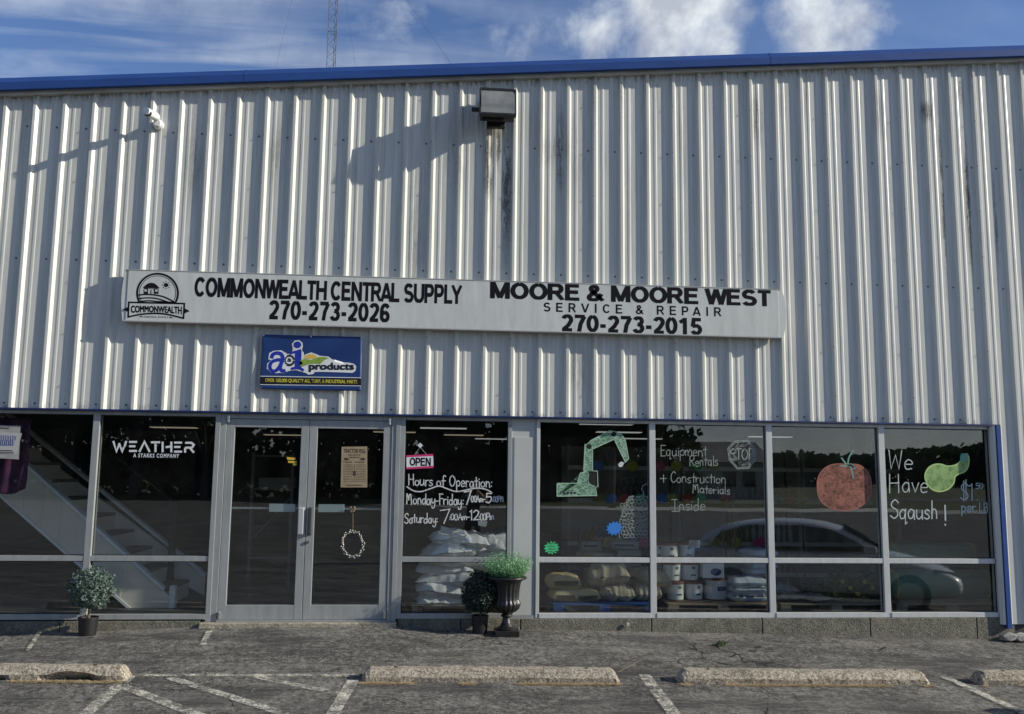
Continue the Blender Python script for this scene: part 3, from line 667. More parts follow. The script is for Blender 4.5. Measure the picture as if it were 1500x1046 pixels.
for k in range(8):
    a = k*pi/4; lg.ribbon([L2(846+54*cos(a), 318+50*sin(a)), L2(846+74*cos(a), 318+70*sin(a))], .009, YL, cap=False)
for pts, w in (([(392, 488), (470, 478), (620, 482), (780, 510), (900, 560), (972, 600)], .016), ([(400, 545), (520, 535), (680, 545), (860, 600)], .014), ([(415, 595), (520, 585), (640, 590), (790, 615)], .014), ([(720, 600), (800, 605), (980, 615)], .018)):
    lg.ribbon(catmull([L2(*p) for p in pts], 5), w, YL)
o1 = [(215, 610), (1155, 632), (1140, 880)]; bottom = [(1140, 880), (1000, 845), (850, 812), (680, 798), (500, 805), (350, 825), (205, 858)]
lg.ribbon([L2(205, 858), L2(215, 610), L2(1155, 632), L2(1140, 880)], .018, YL); lg.ribbon(catmull([L2(*p) for p in bottom], 4), .018, YL)
poly([L2(*p) for p in ((112, 728), (208, 685), (204, 775))]); poly([L2(*p) for p in ((1248, 760), (1162, 712), (1158, 800))])
poly([L2(*p) for p in ((380, 850), (445, 838), (445, 864))]); poly([L2(*p) for p in ((975, 876), (905, 850), (905, 880))])
lg.build('logo', BLACK, sg)
def warp_text(body, u0, u1, vt, vb, bold, name, space=1):
    v_, f_ = text_mesh(body, 0, 1, 0, 1, 0, None, None, None, bold, space)
    out = []
    for (x, y, z) in v_:
        bend = (abs(x-.5)*2)**2; top = vt[0]+(vt[1]-vt[0])*x; bot = vb[0]+(vb[1]-vb[0])*x+(bend*vb[2])
        out.append(Lp(u0+(u1-u0)*x, bot+(top-bot)*z))
    return link(name, out, f_, BLACK, sg)
warp_text('COMMONWEALTH', 250, 1112, (662, 682), (770, 795, 22), .04, 'lettering')
warp_text('CENTRAL SUPPLY', 462, 885, (842, 852), (868, 874, 3), .03, 'lettering', 1.25)

# ------------------------------------------------------------------ banner
bn = thing('vinyl_banner', 'small blue vinyl parts banner with a gold strip, hung under the long sign', 'banner', (3.37, -.07, 2.75))
YB = -.066
NAVYV = mat('navy_vinyl', (.010, .032, .13), .35, vcol=(.013, .045, .17), vscale=1.5)
def Bp(u, v, dy=0):
    p = at(370+u/8.82, 480+v/8.82, YB)
    w = .006*noise.noise(Vector((p.x*2.2, p.z*3, 1)))+.007*sin((p.x*1.0-p.z*1.6)*7)*max(0, 1-abs(p.z-2.85)*2.4)
    return Vector((p.x, YB+w-.004-dy, p.z))
q = [(128, 88), (1412, 122), (1400, 820), (92, 792)]
nxb, nzb = 56, 32; vs = []
def quad(u, v):
    a = [q[0][k]+(q[1][k]-q[0][k])*u for k in (0, 1)]; b2 = [q[3][k]+(q[2][k]-q[3][k])*u for k in (0, 1)]
    return (a[0]+(b2[0]-a[0])*v, a[1]+(b2[1]-a[1])*v)
for j in range(nzb+1):
    for i in range(nxb+1): vs.append(Bp(*quad(i/nxb, j/nzb)))
fsb = [(j*(nxb+1)+i, (j+1)*(nxb+1)+i, (j+1)*(nxb+1)+i+1, j*(nxb+1)+i+1) for j in range(nzb) for i in range(nxb)]
o = link('cloth', vs, fsb, NAVYV, bn, smooth=True); sm = o.modifiers.new('thick', 'SOLIDIFY'); sm.thickness = .0012; sm.offset = 1
def bshape(name, pts, m, dy):
    import bmesh
    bm = bmesh.new(); vv = [bm.verts.new((p[0], p[1], 0)) for p in pts]; bm.faces.new(vv); bmesh.ops.triangulate(bm, faces=bm.faces[:])
    bmesh.ops.subdivide_edges(bm, edges=[e for e in bm.edges if e.calc_length() > 90], cuts=3, use_grid_fill=True)
    out = [Bp(v.co.x, v.co.y, dy) for v in bm.verts]; bm.verts.index_update(); f_ = [tuple(v.index for v in f.verts) for f in bm.faces]; bm.free()
    return link(name, out, f_, m, bn, smooth=True)
def bstrip(name, u0, u1, v0, v1, s, m, dy):
    n = 40; out = []
    for i in range(n+1):
        u = u0+(u1-u0)*i/n
        for v in (v0, v1): out.append(Bp(u, v+s*i/n, dy))
    return link(name, out, [(2*i, 2*i+1, 2*i+3, 2*i+2) for i in range(n)], m, bn, smooth=True)
VW = mat('banner_white_print', (.70, .71, .72), .4); VB = mat('banner_royal_print', (.015, .03, .32), .4); VG = mat('banner_green_print', (.16, .30, .04), .4, vcol=(.32, .42, .08), vscale=14)
VY = mat('banner_gold_print', (.72, .48, .07), .4); VYT = mat('banner_yellow_print', (.68, .60, .06), .4); VK = mat('banner_black_print', (.008, .009, .012), .4)
bstrip('black_strip', 100, 1402, 640, 735, 18, VK, .002); bstrip('thin_line', 104, 1402, 624, 633, 20, VW, .003); bstrip('thin_line', 98, 1400, 733, 741, 16, VW, .003)
def btext(body, u0, u1, vt, vb, m, bold, dy, s=0, shear=0, space=1):
    v_, f_ = text_mesh(body, 0, 1, 0, 1, 0, None, None, None, bold, space, shear)
    return link('lettering', [Bp(u0+(u1-u0)*x, vb+(vt-vb)*z+s*x, dy) for x, y, z in v_], f_, m, bn, smooth=True)
btext('OVER 160,000 QUALITY AG, TURF, & INDUSTRIAL PARTS', 165, 1352, 655, 710, VYT, .022, .0035, 22)
A_OUT = [(205, 410), (215, 330), (270, 300), (370, 292), (440, 330), (450, 345), (500, 325), (520, 290), (520, 270), (508, 210), (545, 168), (600, 162), (645, 195), (652, 245), (640, 285), (640, 385), (690, 345), (760, 322), (840, 350), (870, 365), (980, 375), (1015, 400), (970, 425), (1030, 428), (1050, 465), (1180, 450), (1240, 452), (1310, 468), (1340, 500), (1330, 560), (1290, 585), (1200, 580), (900, 570), (800, 572), (790, 598), (720, 608), (695, 590), (700, 545), (660, 578), (560, 548), (470, 560), (400, 590), (350, 585), (300, 590), (230, 580), (185, 530), (190, 465), (240, 420)]
bshape('logo_outline', A_OUT, VW, .0030)
def bribbon(name, pts, w, m, dy, n=5):
    pts = catmull(pts, n) if n else pts; L_ = []
    for i, p in enumerate(pts):
        a = pts[max(0, i-1)]; b = pts[min(len(pts)-1, i+1)]; dx, dz = b[0]-a[0], b[1]-a[1]; l = max(1e-3, math.hypot(dx, dz)); ww = w if isinstance(w, (int, float)) else w[0]+(w[1]-w[0])*i/(len(pts)-1)
        L_ += [Bp(p[0]-dz/l*ww/2, p[1]+dx/l*ww/2, dy), Bp(p[0]+dz/l*ww/2, p[1]-dx/l*ww/2, dy)]
    return link(name, L_, [(2*i, 2*i+1, 2*i+3, 2*i+2) for i in range(len(pts)-1)], m, bn)
bribbon('letter_a', [(248, 398), (262, 350), (315, 328), (372, 345), (392, 400), (372, 470), (362, 530), (392, 562), (428, 552)], (48, 46), VB, .0045)
bribbon('letter_a', [(385, 420), (320, 418), (252, 445), (226, 500), (248, 555), (300, 560), (350, 510), (385, 440)], 44, VB, .0047)
bribbon('letter_i', [(478, 335), (540, 318), (590, 306), (628, 290)], 34, VB, .0045); bribbon('letter_i', [(592, 300), (590, 420), (588, 530)], 84, VB, .0047, 0); bribbon('letter_i', [(500, 535), (560, 522), (620, 530), (662, 556)], 34, VB, .0049)
bshape('letter_i_dot', [(580+50*cos(k*pi/10), 222+44*sin(k*pi/10)) for k in range(20)], VB, .0045)
bshape('logo_sun', [(668, 400), (690, 365), (730, 345), (780, 345), (815, 362), (835, 390), (800, 402), (740, 404)], VY, .0045)
bshape('logo_field', [(612, 425), (680, 405), (760, 420), (840, 385), (920, 378), (990, 396), (930, 420), (880, 470), (800, 465), (720, 475), (640, 510), (612, 490), (680, 455), (700, 440)], VG, .0048)
gear = [(478+(72 if k % 2 else 52)*cos(k*pi/14), 425+(72 if k % 2 else 52)*sin(k*pi/14)*1.05) for k in range(28)]
bshape('logo_gear', gear, VK, .0052); bshape('logo_hub', [(478+46*cos(k*pi/9), 425+46*sin(k*pi/9)) for k in range(18)], VW, .0056)
btext('&', 450, 506, 396, 446, VK, .03, .0062)
btext('products', 730, 1312, 452, 574, VK, .036, .0055, 0)
for u, v in ((145, 100), (755, 115), (1405, 138), (110, 775), (1385, 795)):
    p = Bp(u, v, .001); MB().tube(p, p+Vector((0, -.004, 0)), .010, 12).build('grommet', CHROME, bn)

# ------------------------------------------------------------------ wall floodlight
HB = mat('bronze_housing', (.018, .017, .016), .45, var=.3, vscale=12)
fl = thing('wall_floodlight', 'boxy dark wall floodlight with a grey lens under the rake trim', 'wall light', (5.34, -.05, 5.75))
yf = -.40
A_, B_, C_, D_ = at(703, 127, yf), at(757, 131, yf), at(756, 171, yf), at(702, 167, yf)
x0, x1 = (A_.x+D_.x)/2, (B_.x+C_.x)/2; z1, z0 = (A_.z+B_.z)/2, (C_.z+D_.z)/2
b = MB(); xs0, xs1, zs1, zs0, yb = x0+.03, x1-.03, z1+.02, z0+.10, -.055
vsx = [(xs0, yb, zs0), (xs1, yb, zs0), (xs1, yb, zs1), (xs0, yb, zs1), (x0+.01, yf+.09, z0-.035), (x1-.01, yf+.09, z0-.035), (x1-.01, yf+.06, z1+.03), (x0+.01, yf+.06, z1+.03)]
b.add(vsx, [(0, 1, 5, 4), (1, 2, 6, 5), (2, 3, 7, 6), (3, 0, 4, 7), (0, 3, 2, 1), (4, 5, 6, 7)]); b.build('housing', HB, fl, bevel=.008)
tilt = Matrix.Translation(Vector((0, yf+.03, (z0+z1)/2))) @ Matrix.Rotation(radians(-8), 4, 'X')
zz = (z1-z0)/2; b = MB(); w = .018
for bx in ((x0, x0+w, -.03, .04, -zz, zz), (x1-w, x1, -.03, .04, -zz, zz), (x0+w, x1-w, -.028, .04, zz-w, zz), (x0+w, x1-w, -.028, .04, -zz, -zz+w)): b.box(*bx, T=tilt)
b.build('lens_frame', HB, fl, bevel=.003)
b = MB(); n = 12; vs = []
for i in range(n+1):
    t = i/n; z = -zz+w+(2*zz-2*w)*t; y = -.018-.022*(1-abs(2*t-.75)**2*.6) if t > .28 else -.030+.0*(t)
    for x in (x0+w, x1-w): vs.append(tilt @ Vector((x, y, z)))
LENS = mat('weathered_lens', (.17, .18, .18), .22, vcol=(.27, .27, .24), vscale=7, coat=.5)
link('lens', vs, [(2*i, 2*i+2, 2*i+3, 2*i+1) for i in range(n)], LENS, fl, smooth=True)
MB().tube((x0-.075, yf+.22, (z0+z1)/2-.01), (x0+.02, yf+.22, (z0+z1)/2-.01), .026, 12).build('photocell', HB, fl)
MB().box(x0+.10, x1-.10, -.12, -.053, z0-.02, z1-.05).build('wall_bracket', HB, fl, bevel=.004)

# ------------------------------------------------------------------ security camera
WP = mat('white_plastic', (.72, .73, .72), .35); LK = mat('black_lens_glass', (.004, .004, .005), .08)
sc_ = thing('security_camera', 'small white bullet security camera on a round base, upper left of the wall', 'camera', (1.72, -.05, 5.35))
pb = at(231, 181, -.09)
b = MB(); b.tube((pb.x, -.030, pb.z), (pb.x, -.085, pb.z), .055, 24).tube((pb.x, -.085, pb.z), (pb.x, -.115, pb.z), .050, 24, .036); b.build('base', WP, sc_, smooth=False, bevel=.003)
e0 = at(229, 177, -.12); e1 = at(225, 173, -.17); b = MB(); b.tube(e0, e1, .020, 14); b.build('ball_joint', WP, sc_)
t0 = at(230, 172.5, -.15); t1 = at(216.0, 165.0, -.345); b = MB(); b.tube(t0, t0+(t1-t0)*.93, .037, 20); b.build('body', WP, sc_, bevel=.003)
dd = (t1-t0).normalized(); b = MB(); b.tube(t0+(t1-t0)*.9, t1+dd*.01, .0385, 20); b.build('front_ring', mat('camera_black', (.012, .012, .013), .4), sc_)
MB().tube(t1+dd*.0102, t1+dd*.014, .025, 16).build('lens', LK, sc_)
up = Vector((0, 0, 1)); b = MB(); b.tube(t0+up*.012+dd*.02, t1+up*.012+dd*.035, .038, 20); b.build('sunshield', WP, sc_)
# ------------------------------------------------------------------ stroke lettering for the chalk writing
GL = {
'H': (.62, 'L.05,1 .05,0', 'L.08,.5 .5,.52', 'L.5,1 .52,0'), 'o': (.5, 'C.25,.5 .08,.38 .05,.15 .2,0 .38,.1 .4,.35 .25,.5'), 'u': (.5, 'C.05,.5 .06,.12 .2,0 .36,.15 .4,.3', 'L.4,.5 .42,0'),
'r': (.38, 'L.05,.5 .06,0', 'C.06,.3 .15,.46 .32,.48'), 's': (.4, 'C.33,.45 .2,.52 .07,.42 .12,.3 .28,.22 .32,.08 .18,0 .03,.06'), 'f': (.42, 'C.42,.92 .28,1 .19,.8 .18,.4 .17,-.05', 'L.02,.48 .38,.5'),
'O': (.62, 'C.3,1 .08,.75 .05,.3 .25,0 .48,.2 .55,.65 .3,1'), 'p': (.48, 'L.06,.5 .07,-.38', 'C.07,.4 .25,.52 .4,.35 .32,.06 .08,.06'), 'e': (.46, 'C.06,.28 .38,.3 .34,.47 .18,.52 .05,.3 .12,.02 .36,.06'),
'a': (.5, 'C.38,.42 .22,.52 .05,.3 .12,.02 .3,.05 .38,.3', 'L.38,.5 .42,0'), 't': (.36, 'L.18,.85 .18,0', 'L.02,.52 .34,.54'), 'i': (.2, 'L.1,.5 .1,0', 'L.1,.68 .1,.7'), 'n': (.5, 'L.06,.5 .06,0', 'C.06,.32 .2,.52 .36,.42 .4,0'),
':': (.22, 'L.1,.12 .1,.15', 'L.1,.42 .1,.45'), 'M': (.72, 'L.06,0 .1,.95', 'C.1,.95 .22,.8 .3,.4', 'C.3,.4 .36,.85 .5,.95 .56,.6 .6,0'), 'd': (.5, 'C.36,.4 .22,.5 .05,.3 .12,.02 .3,.04 .38,.25', 'L.4,1 .4,0'),
'y': (.48, 'C.05,.5 .08,.15 .25,.1 .38,.3', 'C.4,.5 .4,0 .3,-.35 .1,-.35 .08,-.2'), '-': (.36, 'L.04,.36 .3,.38'), 'F': (.5, 'L.08,1 .08,0', 'L.08,1 .48,1', 'L.08,.55 .4,.56'), '7': (.52, 'L.02,.9 .5,1 .2,-.1'),
'5': (.5, 'L.45,1 .12,1 .1,.58', 'C.1,.58 .4,.6 .42,.25 .25,0 .04,.08'), '0': (.48, 'C.24,1 .05,.7 .08,.15 .26,0 .42,.3 .4,.8 .24,1'), 'A': (.56, 'L.02,0 .28,1 .5,0', 'L.1,.38 .42,.38'), 'P': (.54, 'L.07,1 .07,0', 'C.07,.97 .32,1.03 .48,.78 .34,.5 .08,.46'),
'm': (.66, 'L.05,.5 .05,0', 'C.05,.3 .15,.5 .28,.45 .3,0', 'C.3,.3 .42,.52 .55,.42 .57,0'), 'S': (.56, 'C.5,.85 .32,1.02 .1,.85 .12,.62 .4,.45 .46,.15 .25,-.02 .03,.12'), '1': (.26, 'L.02,.85 .14,1 .14,0'), '2': (.5, 'C.05,.8 .2,1 .42,.85 .35,.5 .04,0', 'L.04,0 .48,.02'),
'E': (.52, 'L.06,1 .06,0', 'L.06,1 .46,1', 'L.06,.52 .36,.53', 'L.06,0 .48,.02'), 'q': (.5, 'C.38,.42 .22,.52 .05,.3 .12,.02 .3,.05 .38,.3', 'L.38,.5 .38,-.35 .48,-.25'), 'R': (.56, 'L.07,1 .07,0', 'C.07,.98 .42,1 .42,.65 .1,.52', 'L.14,.52 .48,0'),
'l': (.2, 'L.1,1 .1,0'), 'C': (.56, 'C.48,.85 .28,1.02 .06,.65 .1,.15 .3,-.02 .5,.15'), 'c': (.42, 'C.34,.45 .2,.52 .05,.3 .12,.02 .34,.06'), 'I': (.5, 'L.02,1 .46,1', 'L.24,1 .24,0', 'L.0,0 .48,0'), 'W': (.72, 'L.04,1 .14,0 .34,.75 .5,0 .62,1'),
'v': (.46, 'L.04,.5 .2,0 .38,.5'), 'h': (.5, 'L.07,1 .07,0', 'C.07,.3 .2,.52 .36,.42 .4,0'), '!': (.22, 'L.1,1 .12,.28', 'L.12,.02 .12,.05'), '.': (.2, 'L.08,.02 .09,.04'), 'L': (.46, 'L.06,1 .06,0 .42,.02'), 'B': (.5, 'L.07,1 .07,0', 'C.07,1 .38,.95 .36,.6 .1,.52', 'C.1,.52 .46,.5 .44,.08 .07,0'),
'+': (.6, 'L.3,.75 .3,0', 'L.0,.36 .56,.38'), 'T': (.52, 'L.02,1 .5,1', 'L.26,1 .26,0'), '$': (.56, 'C.46,.85 .28,1 .1,.82 .14,.6 .38,.42 .44,.15 .25,0 .04,.12', 'L.22,1.12 .22,-.12', 'L.33,1.12 .33,-.12'), ' ': (.34,),
}
def strokes(txt):
    out = []; x = 0
    for ch in txt:
        g = GL[ch]
        for s in g[1:]:
            pts = [tuple(float(v) for v in p.split(',')) for p in s[1:].split()]
            if s[0] == 'C': pts = catmull(pts, 5)
            out.append([(x+a, b) for a, b in pts])
        x += g[0]
    return out, x
YC = YG-.003
def chalk(txt, l, r, base_l, base_r, cap, m, w=2.0, parent=None, mb=None, jit=.05):
    """handwriting between pixels l and r, baseline from base_l to base_r, capitals cap pixels high"""
    st, W = strokes(txt); b = mb or MB(); rnd = random.Random(hash(len(txt)*7+int(l)))
    for s in st:
        jx, jy = rnd.uniform(-jit, jit)*.5, rnd.uniform(-jit, jit); pts = []
        for (x, y) in s:
            u = (x+jx)/W; px = l+(r-l)*u; py = base_l+(base_r-base_l)*u-(y+jy)*cap; p = at(px, py, YC); pts.append((p.x, p.z))
        b.ribbon(pts, w/137, YC-.0002*rnd.random())
    if mb is None: return b.build('chalk_writing', m, parent)
CW = m_chalk('white_chalk_marker', (.62, .64, .64), .2, scale=70, lo=.34, hi=.5)
CW2 = m_chalk('faint_chalk_marker', (.34, .39, .36), .1, scale=70, lo=.34, hi=.52)
b = MB(); K = dict(mb=b, m=None)
chalk('Hours of Operation:', 598, 722, 711, 714, 16, w=1.45, **K)
chalk('Monday-Friday:', 595, 680, 738, 740, 15.5, w=1.5, **K); chalk('7', 679, 690, 737, 737, 18, w=2.0, **K); chalk('00Am-', 690, 711, 735, 735, 9, w=1.5, **K); chalk('5', 711, 721, 737, 737, 14, w=1.8, **K); chalk(':00PM', 721, 738, 735, 735, 8, w=1.3, **K)
chalk('Saturday:', 592, 642, 766, 766, 14, w=1.4, **K); chalk('7', 645, 660, 765, 765, 19, w=1.6, **K); chalk(':00Am-', 658, 688, 762, 761, 9, w=1.4, **K); chalk('12', 688, 702, 762, 762, 14, w=1.8, **K); chalk(':00Pm', 701, 724, 762, 761, 10, w=1.4, **K)
p = [(596, 713), (606, 719), (617, 720), (630, 716), (643, 712), (655, 716), (668, 720), (682, 718), (698, 715), (712, 717), (721, 722)]
b.ribbon([(at(x, y, YC).x, at(x, y, YC).z) for x, y in catmull(p, 4)], 1.7/137, YC)
tag(b.build('chalk_writing', CW, wC), 'white chalked opening hours')
b = MB(); K = dict(mb=b, m=None, w=1.05)
chalk('Equipment', 967, 1036, 668, 668, 16, **K); chalk('Rentals', 1010, 1052, 683, 682, 15, **K); chalk('+ Construction', 967, 1064, 706, 708, 15, **K); chalk('Materials', 1014, 1070, 722, 724, 13, **K); chalk('Inside', 984, 1034, 749, 747, 17, **K)
tag(b.build('chalk_writing', CW2, wE), 'grey chalked words about rentals and materials')
oc = [(1066, 657), (1076, 646), (1096, 645), (1106, 656), (1107, 673), (1097, 686), (1080, 687), (1068, 674)]
b = MB(); 
for dx in (0, 2.2):
    q = [(a+(1086.5-a)*dx/22, c+(666-c)*dx/22) for a, c in oc]; q.append(q[0]); b.ribbon([(at(x, y, YC).x, at(x, y, YC).z) for x, y in q], 1.1/137, YC, cap=False)
rnd = random.Random(3)
for k in range(46):
    a = rnd.uniform(0, 6.28); r1 = rnd.uniform(11, 17); x = 1086.5+r1*cos(a)*1.0; y = 666+r1*sin(a)*1.05; b.ribbon([(at(x, y, YC).x, at(x, y, YC).z), (at(x+rnd.uniform(2, 6), y-rnd.uniform(1, 4), YC).x, at(x, y-rnd.uniform(1, 4), YC).z)], .6/137, YC)
chalk('STOP', 1069, 1105, 673.5, 673, 16, mb=b, m=None, w=1.6, jit=.02)
tag(b.build('stop_drawing', CW2, wE), 'chalked stop sign octagon')
b = MB(); K = dict(mb=b, m=None)
chalk('We', 1301, 1339, 686, 688, 27, w=1.7, **K); chalk('Have', 1302, 1361, 721, 722, 27, w=1.6, **K); chalk('Sqaush', 1304, 1375, 759, 760, 26, w=1.9, **K); chalk('!', 1380, 1388, 771, 771, 30, w=2.4, **K)
chalk('$', 1406, 1421, 731, 731, 24, w=1.8, **K); chalk('1.', 1420, 1435, 732, 732, 24, w=1.9, **K); chalk('50', 1429, 1440, 716, 716, 8, w=1.2, **K); chalk('per', 1408, 1430, 750, 750, 16, w=2.1, **K); chalk('LB', 1434, 1447, 751, 751, 15, w=1.5, **K)
tag(b.build('chalk_writing', m_chalk('pale_chalk_marker', (.48, .54, .52), .35, scale=70, lo=.32, hi=.48), wG), 'chalked squash advert with its price')
def W2(x, y, Y=None): p = at(x, y, YC if Y is None else Y); return (p.x, p.z)
def flat(name, pts, m, parent, Y, label=None, th=0):
    q = [W2(*p, Y) for p in pts]; n = len(q)
    import bmesh
    bm = bmesh.new(); vv = [bm.verts.new((a, 0, c)) for a, c in q]; bm.faces.new(vv); bmesh.ops.triangulate(bm, faces=bm.faces[:]); bm.verts.index_update()
    vs = [(v.co.x, Y, v.co.z) for v in bm.verts]; f_ = [tuple(v.index for v in f.verts) for f in bm.faces]; bm.free()
    o = link(name, vs, f_, m, parent)
    if label: o['label'] = label
    return o
def ell(cx, cy, rx, ry, n=28, a0=0, a1=2*pi): return [(cx+rx*cos(a0+(a1-a0)*i/n), cy+ry*sin(a0+(a1-a0)*i/n)) for i in range(n)]
# digger drawing
GRN = m_chalk('green_chalk_fill', (.34, .50, .38), .25, (.16, .34, .20), scale=26, lo=.40, hi=.55, stretch=(1, 1, 3.2), rot=(0, radians(35), 0))
dg_ = [[(816, 708), (816, 727), (874, 726), (873, 718), (861, 690), (850, 693), (846, 708)], [(855, 690), (857, 651), (868, 655), (868, 690)], [(860, 651), (866, 645), (893, 631), (904, 633), (905, 641), (870, 657), (862, 660)], [(899, 642), (909, 634), (916, 645), (921, 672), (916, 677)]]
for k, q in enumerate(dg_): flat('digger_drawing', q, GRN, wD, YC-.0002*k)
BLKC = mat('dark_gap', (.01, .01, .01), .9)
b = MB()
for q in dg_: b.ribbon([W2(*p) for p in q+[q[0]]], 1.1/137, YC-.0012)
b.ribbon([W2(*p) for p in ((862, 690), (875, 690), (876, 712), (872, 714), (862, 708), (862, 690))], 1.0/137, YC-.0012)
b.build('digger_outline', m_chalk('green_chalk_line', (.42, .62, .46), .8), wD)
for x, y, r in ((863, 654, 3.6), (899, 636, 3.6), (827, 722.5, 1.7), (832, 722.3, 1.7), (837, 722, 1.7), (842, 722, 1.7)):
    flat('digger_hole', ell(x, y, r, r*1.05, 14), BLKC, wD, YC-.0016)
flat('digger_cab_window', [(863, 692), (873, 692), (874, 711), (868, 711), (862, 705)], BLKC, wD, YC-.0016)
flat('digger_bucket', [(905, 680), (910, 676), (915, 678), (911, 684), (907, 684)], m_chalk('white_chalk_fill', (.7, .75, .72), .6), wD, YC-.0008)
# chalked mesh bag drawing
b = MB(); rnd = random.Random(5)
b.ribbon([W2(*p) for p in catmull([(955, 708), (944, 710), (940, 716), (943, 724), (934, 729), (925, 727), (916, 742), (909, 760), (906, 776), (908, 788)], 4)], 1.1/137, YC)
for j in range(12):
    for i in range(9):
        x = 912+i*5.4+(j % 2)*2.7; y = 729+j*5.1
        if x < 909+max(0, (742-y)*.9) or x > 953: continue
        b.ribbon([W2(*p) for p in ell(x+rnd.uniform(-1, 1), y+rnd.uniform(-1, 1), 2.7, 2.5, 8)+[(x+2.7, y)]], .75/137, YC, cap=False)
b.build('net_drawing', CW2, wD)
# tomato drawing
RED = m_chalk('red_chalk_fill', (.34, .14, .10), .45, (.15, .06, .045), scale=24, lo=.36, hi=.52, stretch=(1, 1, 1.6))
tom = catmull([(1197, 712), (1199, 698), (1208, 686), (1222, 680), (1240, 680), (1258, 681), (1270, 690), (1276, 704), (1276, 720), (1270, 734), (1256, 744), (1238, 748), (1220, 745), (1206, 738), (1199, 727)], 4, True)
flat('tomato_drawing', tom, RED, wF, YC, 'red chalk tomato')
b = MB(); b.ribbon([W2(*p) for p in tom+[tom[0]]], 1.6/137, YC-.0004, cap=False); b.build('tomato_outline', m_chalk('red_chalk_line', (.36, .14, .10), .8), wF)
b = MB()
for q in ([(1232, 682), (1240, 683), (1246, 680), (1250, 684), (1245, 681)], [(1233, 671), (1240, 680), (1246, 682)], [(1242, 682), (1243, 672), (1247, 664), (1250, 660)], [(1245, 682), (1248, 690), (1250, 700)], [(1246, 681), (1252, 686)]): b.ribbon([W2(*p) for p in catmull(q, 4)], 2.4/137, YC-.0008)
b.build('tomato_stalk', m_chalk('teal_chalk', (.20, .38, .32), .7), wF)
# squash drawing
LIM = m_chalk('lime_chalk_fill', (.30, .45, .17), .8, (.12, .22, .07), scale=30, lo=.36, hi=.50)
sq = catmull([(1355, 700), (1358, 688), (1367, 681), (1378, 680), (1388, 683), (1400, 681), (1407, 675), (1408, 668), (1418, 667), (1419, 680), (1414, 690), (1400, 697), (1397, 708), (1388, 717), (1374, 720), (1362, 714)], 4, True)
flat('squash_drawing', sq, LIM, wG, YC, 'green chalk squash')
flat('squash_stalk', [(1407.5, 664.5), (1418, 664), (1418, 674), (1406, 676)], m_chalk('sea_green_chalk', (.14, .38, .30), .8), wG, YC-.0006)
b = MB(); b.ribbon([W2(*p) for p in sq+[sq[0]]], 2.0/137, YC-.0003, cap=False); b.build('squash_outline', m_chalk('lime_chalk_line', (.42, .62, .24), .9), wG)
# stencilled white company lettering, window B: strokes on a 0-7 grid
stc = {'W': [[(0, 1), (.22, 0), (.42, .75)], [(.40, .80), (.62, 0), (.72, .42)], [(.78, .45), (.90, 1)]], 'E': [[(.1, .93), (.85, .93)], [(.1, .52), (.70, .52)], [(.1, .08), (.85, .08)]], 'A': [[(0, 0), (.42, .97), (.85, 0)]],
       'T': [[(0, .93), (.9, .93)], [(.45, .80), (.45, 0)]], 'H': [[(.1, 1), (.1, 0)], [(.85, 1), (.85, 0)], [(.36, .48), (.85, .55)]], 'R': [[(.1, .93), (.65, .93), (.85, .74), (.68, .47), (.1, .47)], [(.1, .47), (.1, 0)], [(.5, .45), (.86, 0)]]}
xsL = [(166, 187, 'W'), (187.5, 203, 'E'), (204, 222, 'A'), (221, 236, 'T'), (236.5, 253.5, 'H'), (253.5, 269, 'E'), (269.5, 286.5, 'R')]
b = MB()
for l, r, ch in xsL:
    for k, s in enumerate(stc[ch]):
        b.ribbon([W2(l+(r-l)*x, 661.5+(l-166)*.015-y*15.5) for x, y in s], 2.9/137, YC-.0002*k, cap=False)
tag(b.build('vinyl_lettering', WHITEP, wB), 'white stencil company name')
x0, x1, z0, z1 = trect(195, 664.5, 262, 670.5, YC); text_mesh('A STARKS COMPANY', x0, x1, z0, z1, YC, WHITEP, 'vinyl_lettering', wB, .03, 1.25)

# ------------------------------------------------------------------ signs and papers on the glass
YP = YG-.004
op = thing('open_sign', 'small white OPEN sign with pink bars, hung by a string above the chalked hours', 'sign', tuple(at(615, 677, YP)))
def quadbox(name, px, m, parent, Y, th=.002):
    q = [at(x, y, Y) for x, y in px]; vs = [(v.x, Y-th, v.z) for v in q]+[(v.x, Y, v.z) for v in q]; n = len(q)
    return link(name, vs, [tuple(range(n))[::-1], tuple(range(n, 2*n))]+[(k, (k+1) % n, n+(k+1) % n, n+k) for k in range(n)], m, parent)
OW = mat('sign_white_plastic', (.66, .68, .70), .4); PINK = mat('pink_bar', (.55, .04, .16), .4)
quadbox('face', [(595.5, 670), (634.5, 668), (635, 682.5), (595.5, 684.5)], OW, op, YP)
quadbox('top_bar', [(595.5, 667), (634.5, 665), (634.5, 667.9), (595.5, 669.9)], PINK, op, YP, .0025); quadbox('bottom_bar', [(595.5, 684.6), (635, 682.6), (635, 685.5), (595.5, 687.5)], PINK, op, YP, .0025)
x0, x1, z0, z1 = trect(600, 670.5, 631, 682.5, YP-.0028); block_text('OPEN', 600, 631, 670.5, 682.5, .20, op, BLACK, YP-.0028, .04)
b = MB(); a = at(615.5, 655, YP); b.tube(a, at(607, 666.5, YP), .0012, 5); b.tube(a, at(625, 666, YP), .0012, 5); b.build('string', WHITEP, op)
quadbox('hook', [(615.5, 648.5), (619.5, 652.5), (615.5, 656.5), (611.5, 652.5)], OW, op, YP, .004)
KRAFT = mat('old_newsprint', (.34, .27, .17), .8, vcol=(.26, .20, .12), vscale=12); INK = mat('print_ink', (.05, .03, .02), .8)
po = thing('paper_poster', 'brown printed tractor pull poster taped inside the right door leaf', 'poster', tuple(at(519, 685, YP)))
YPD = .0275
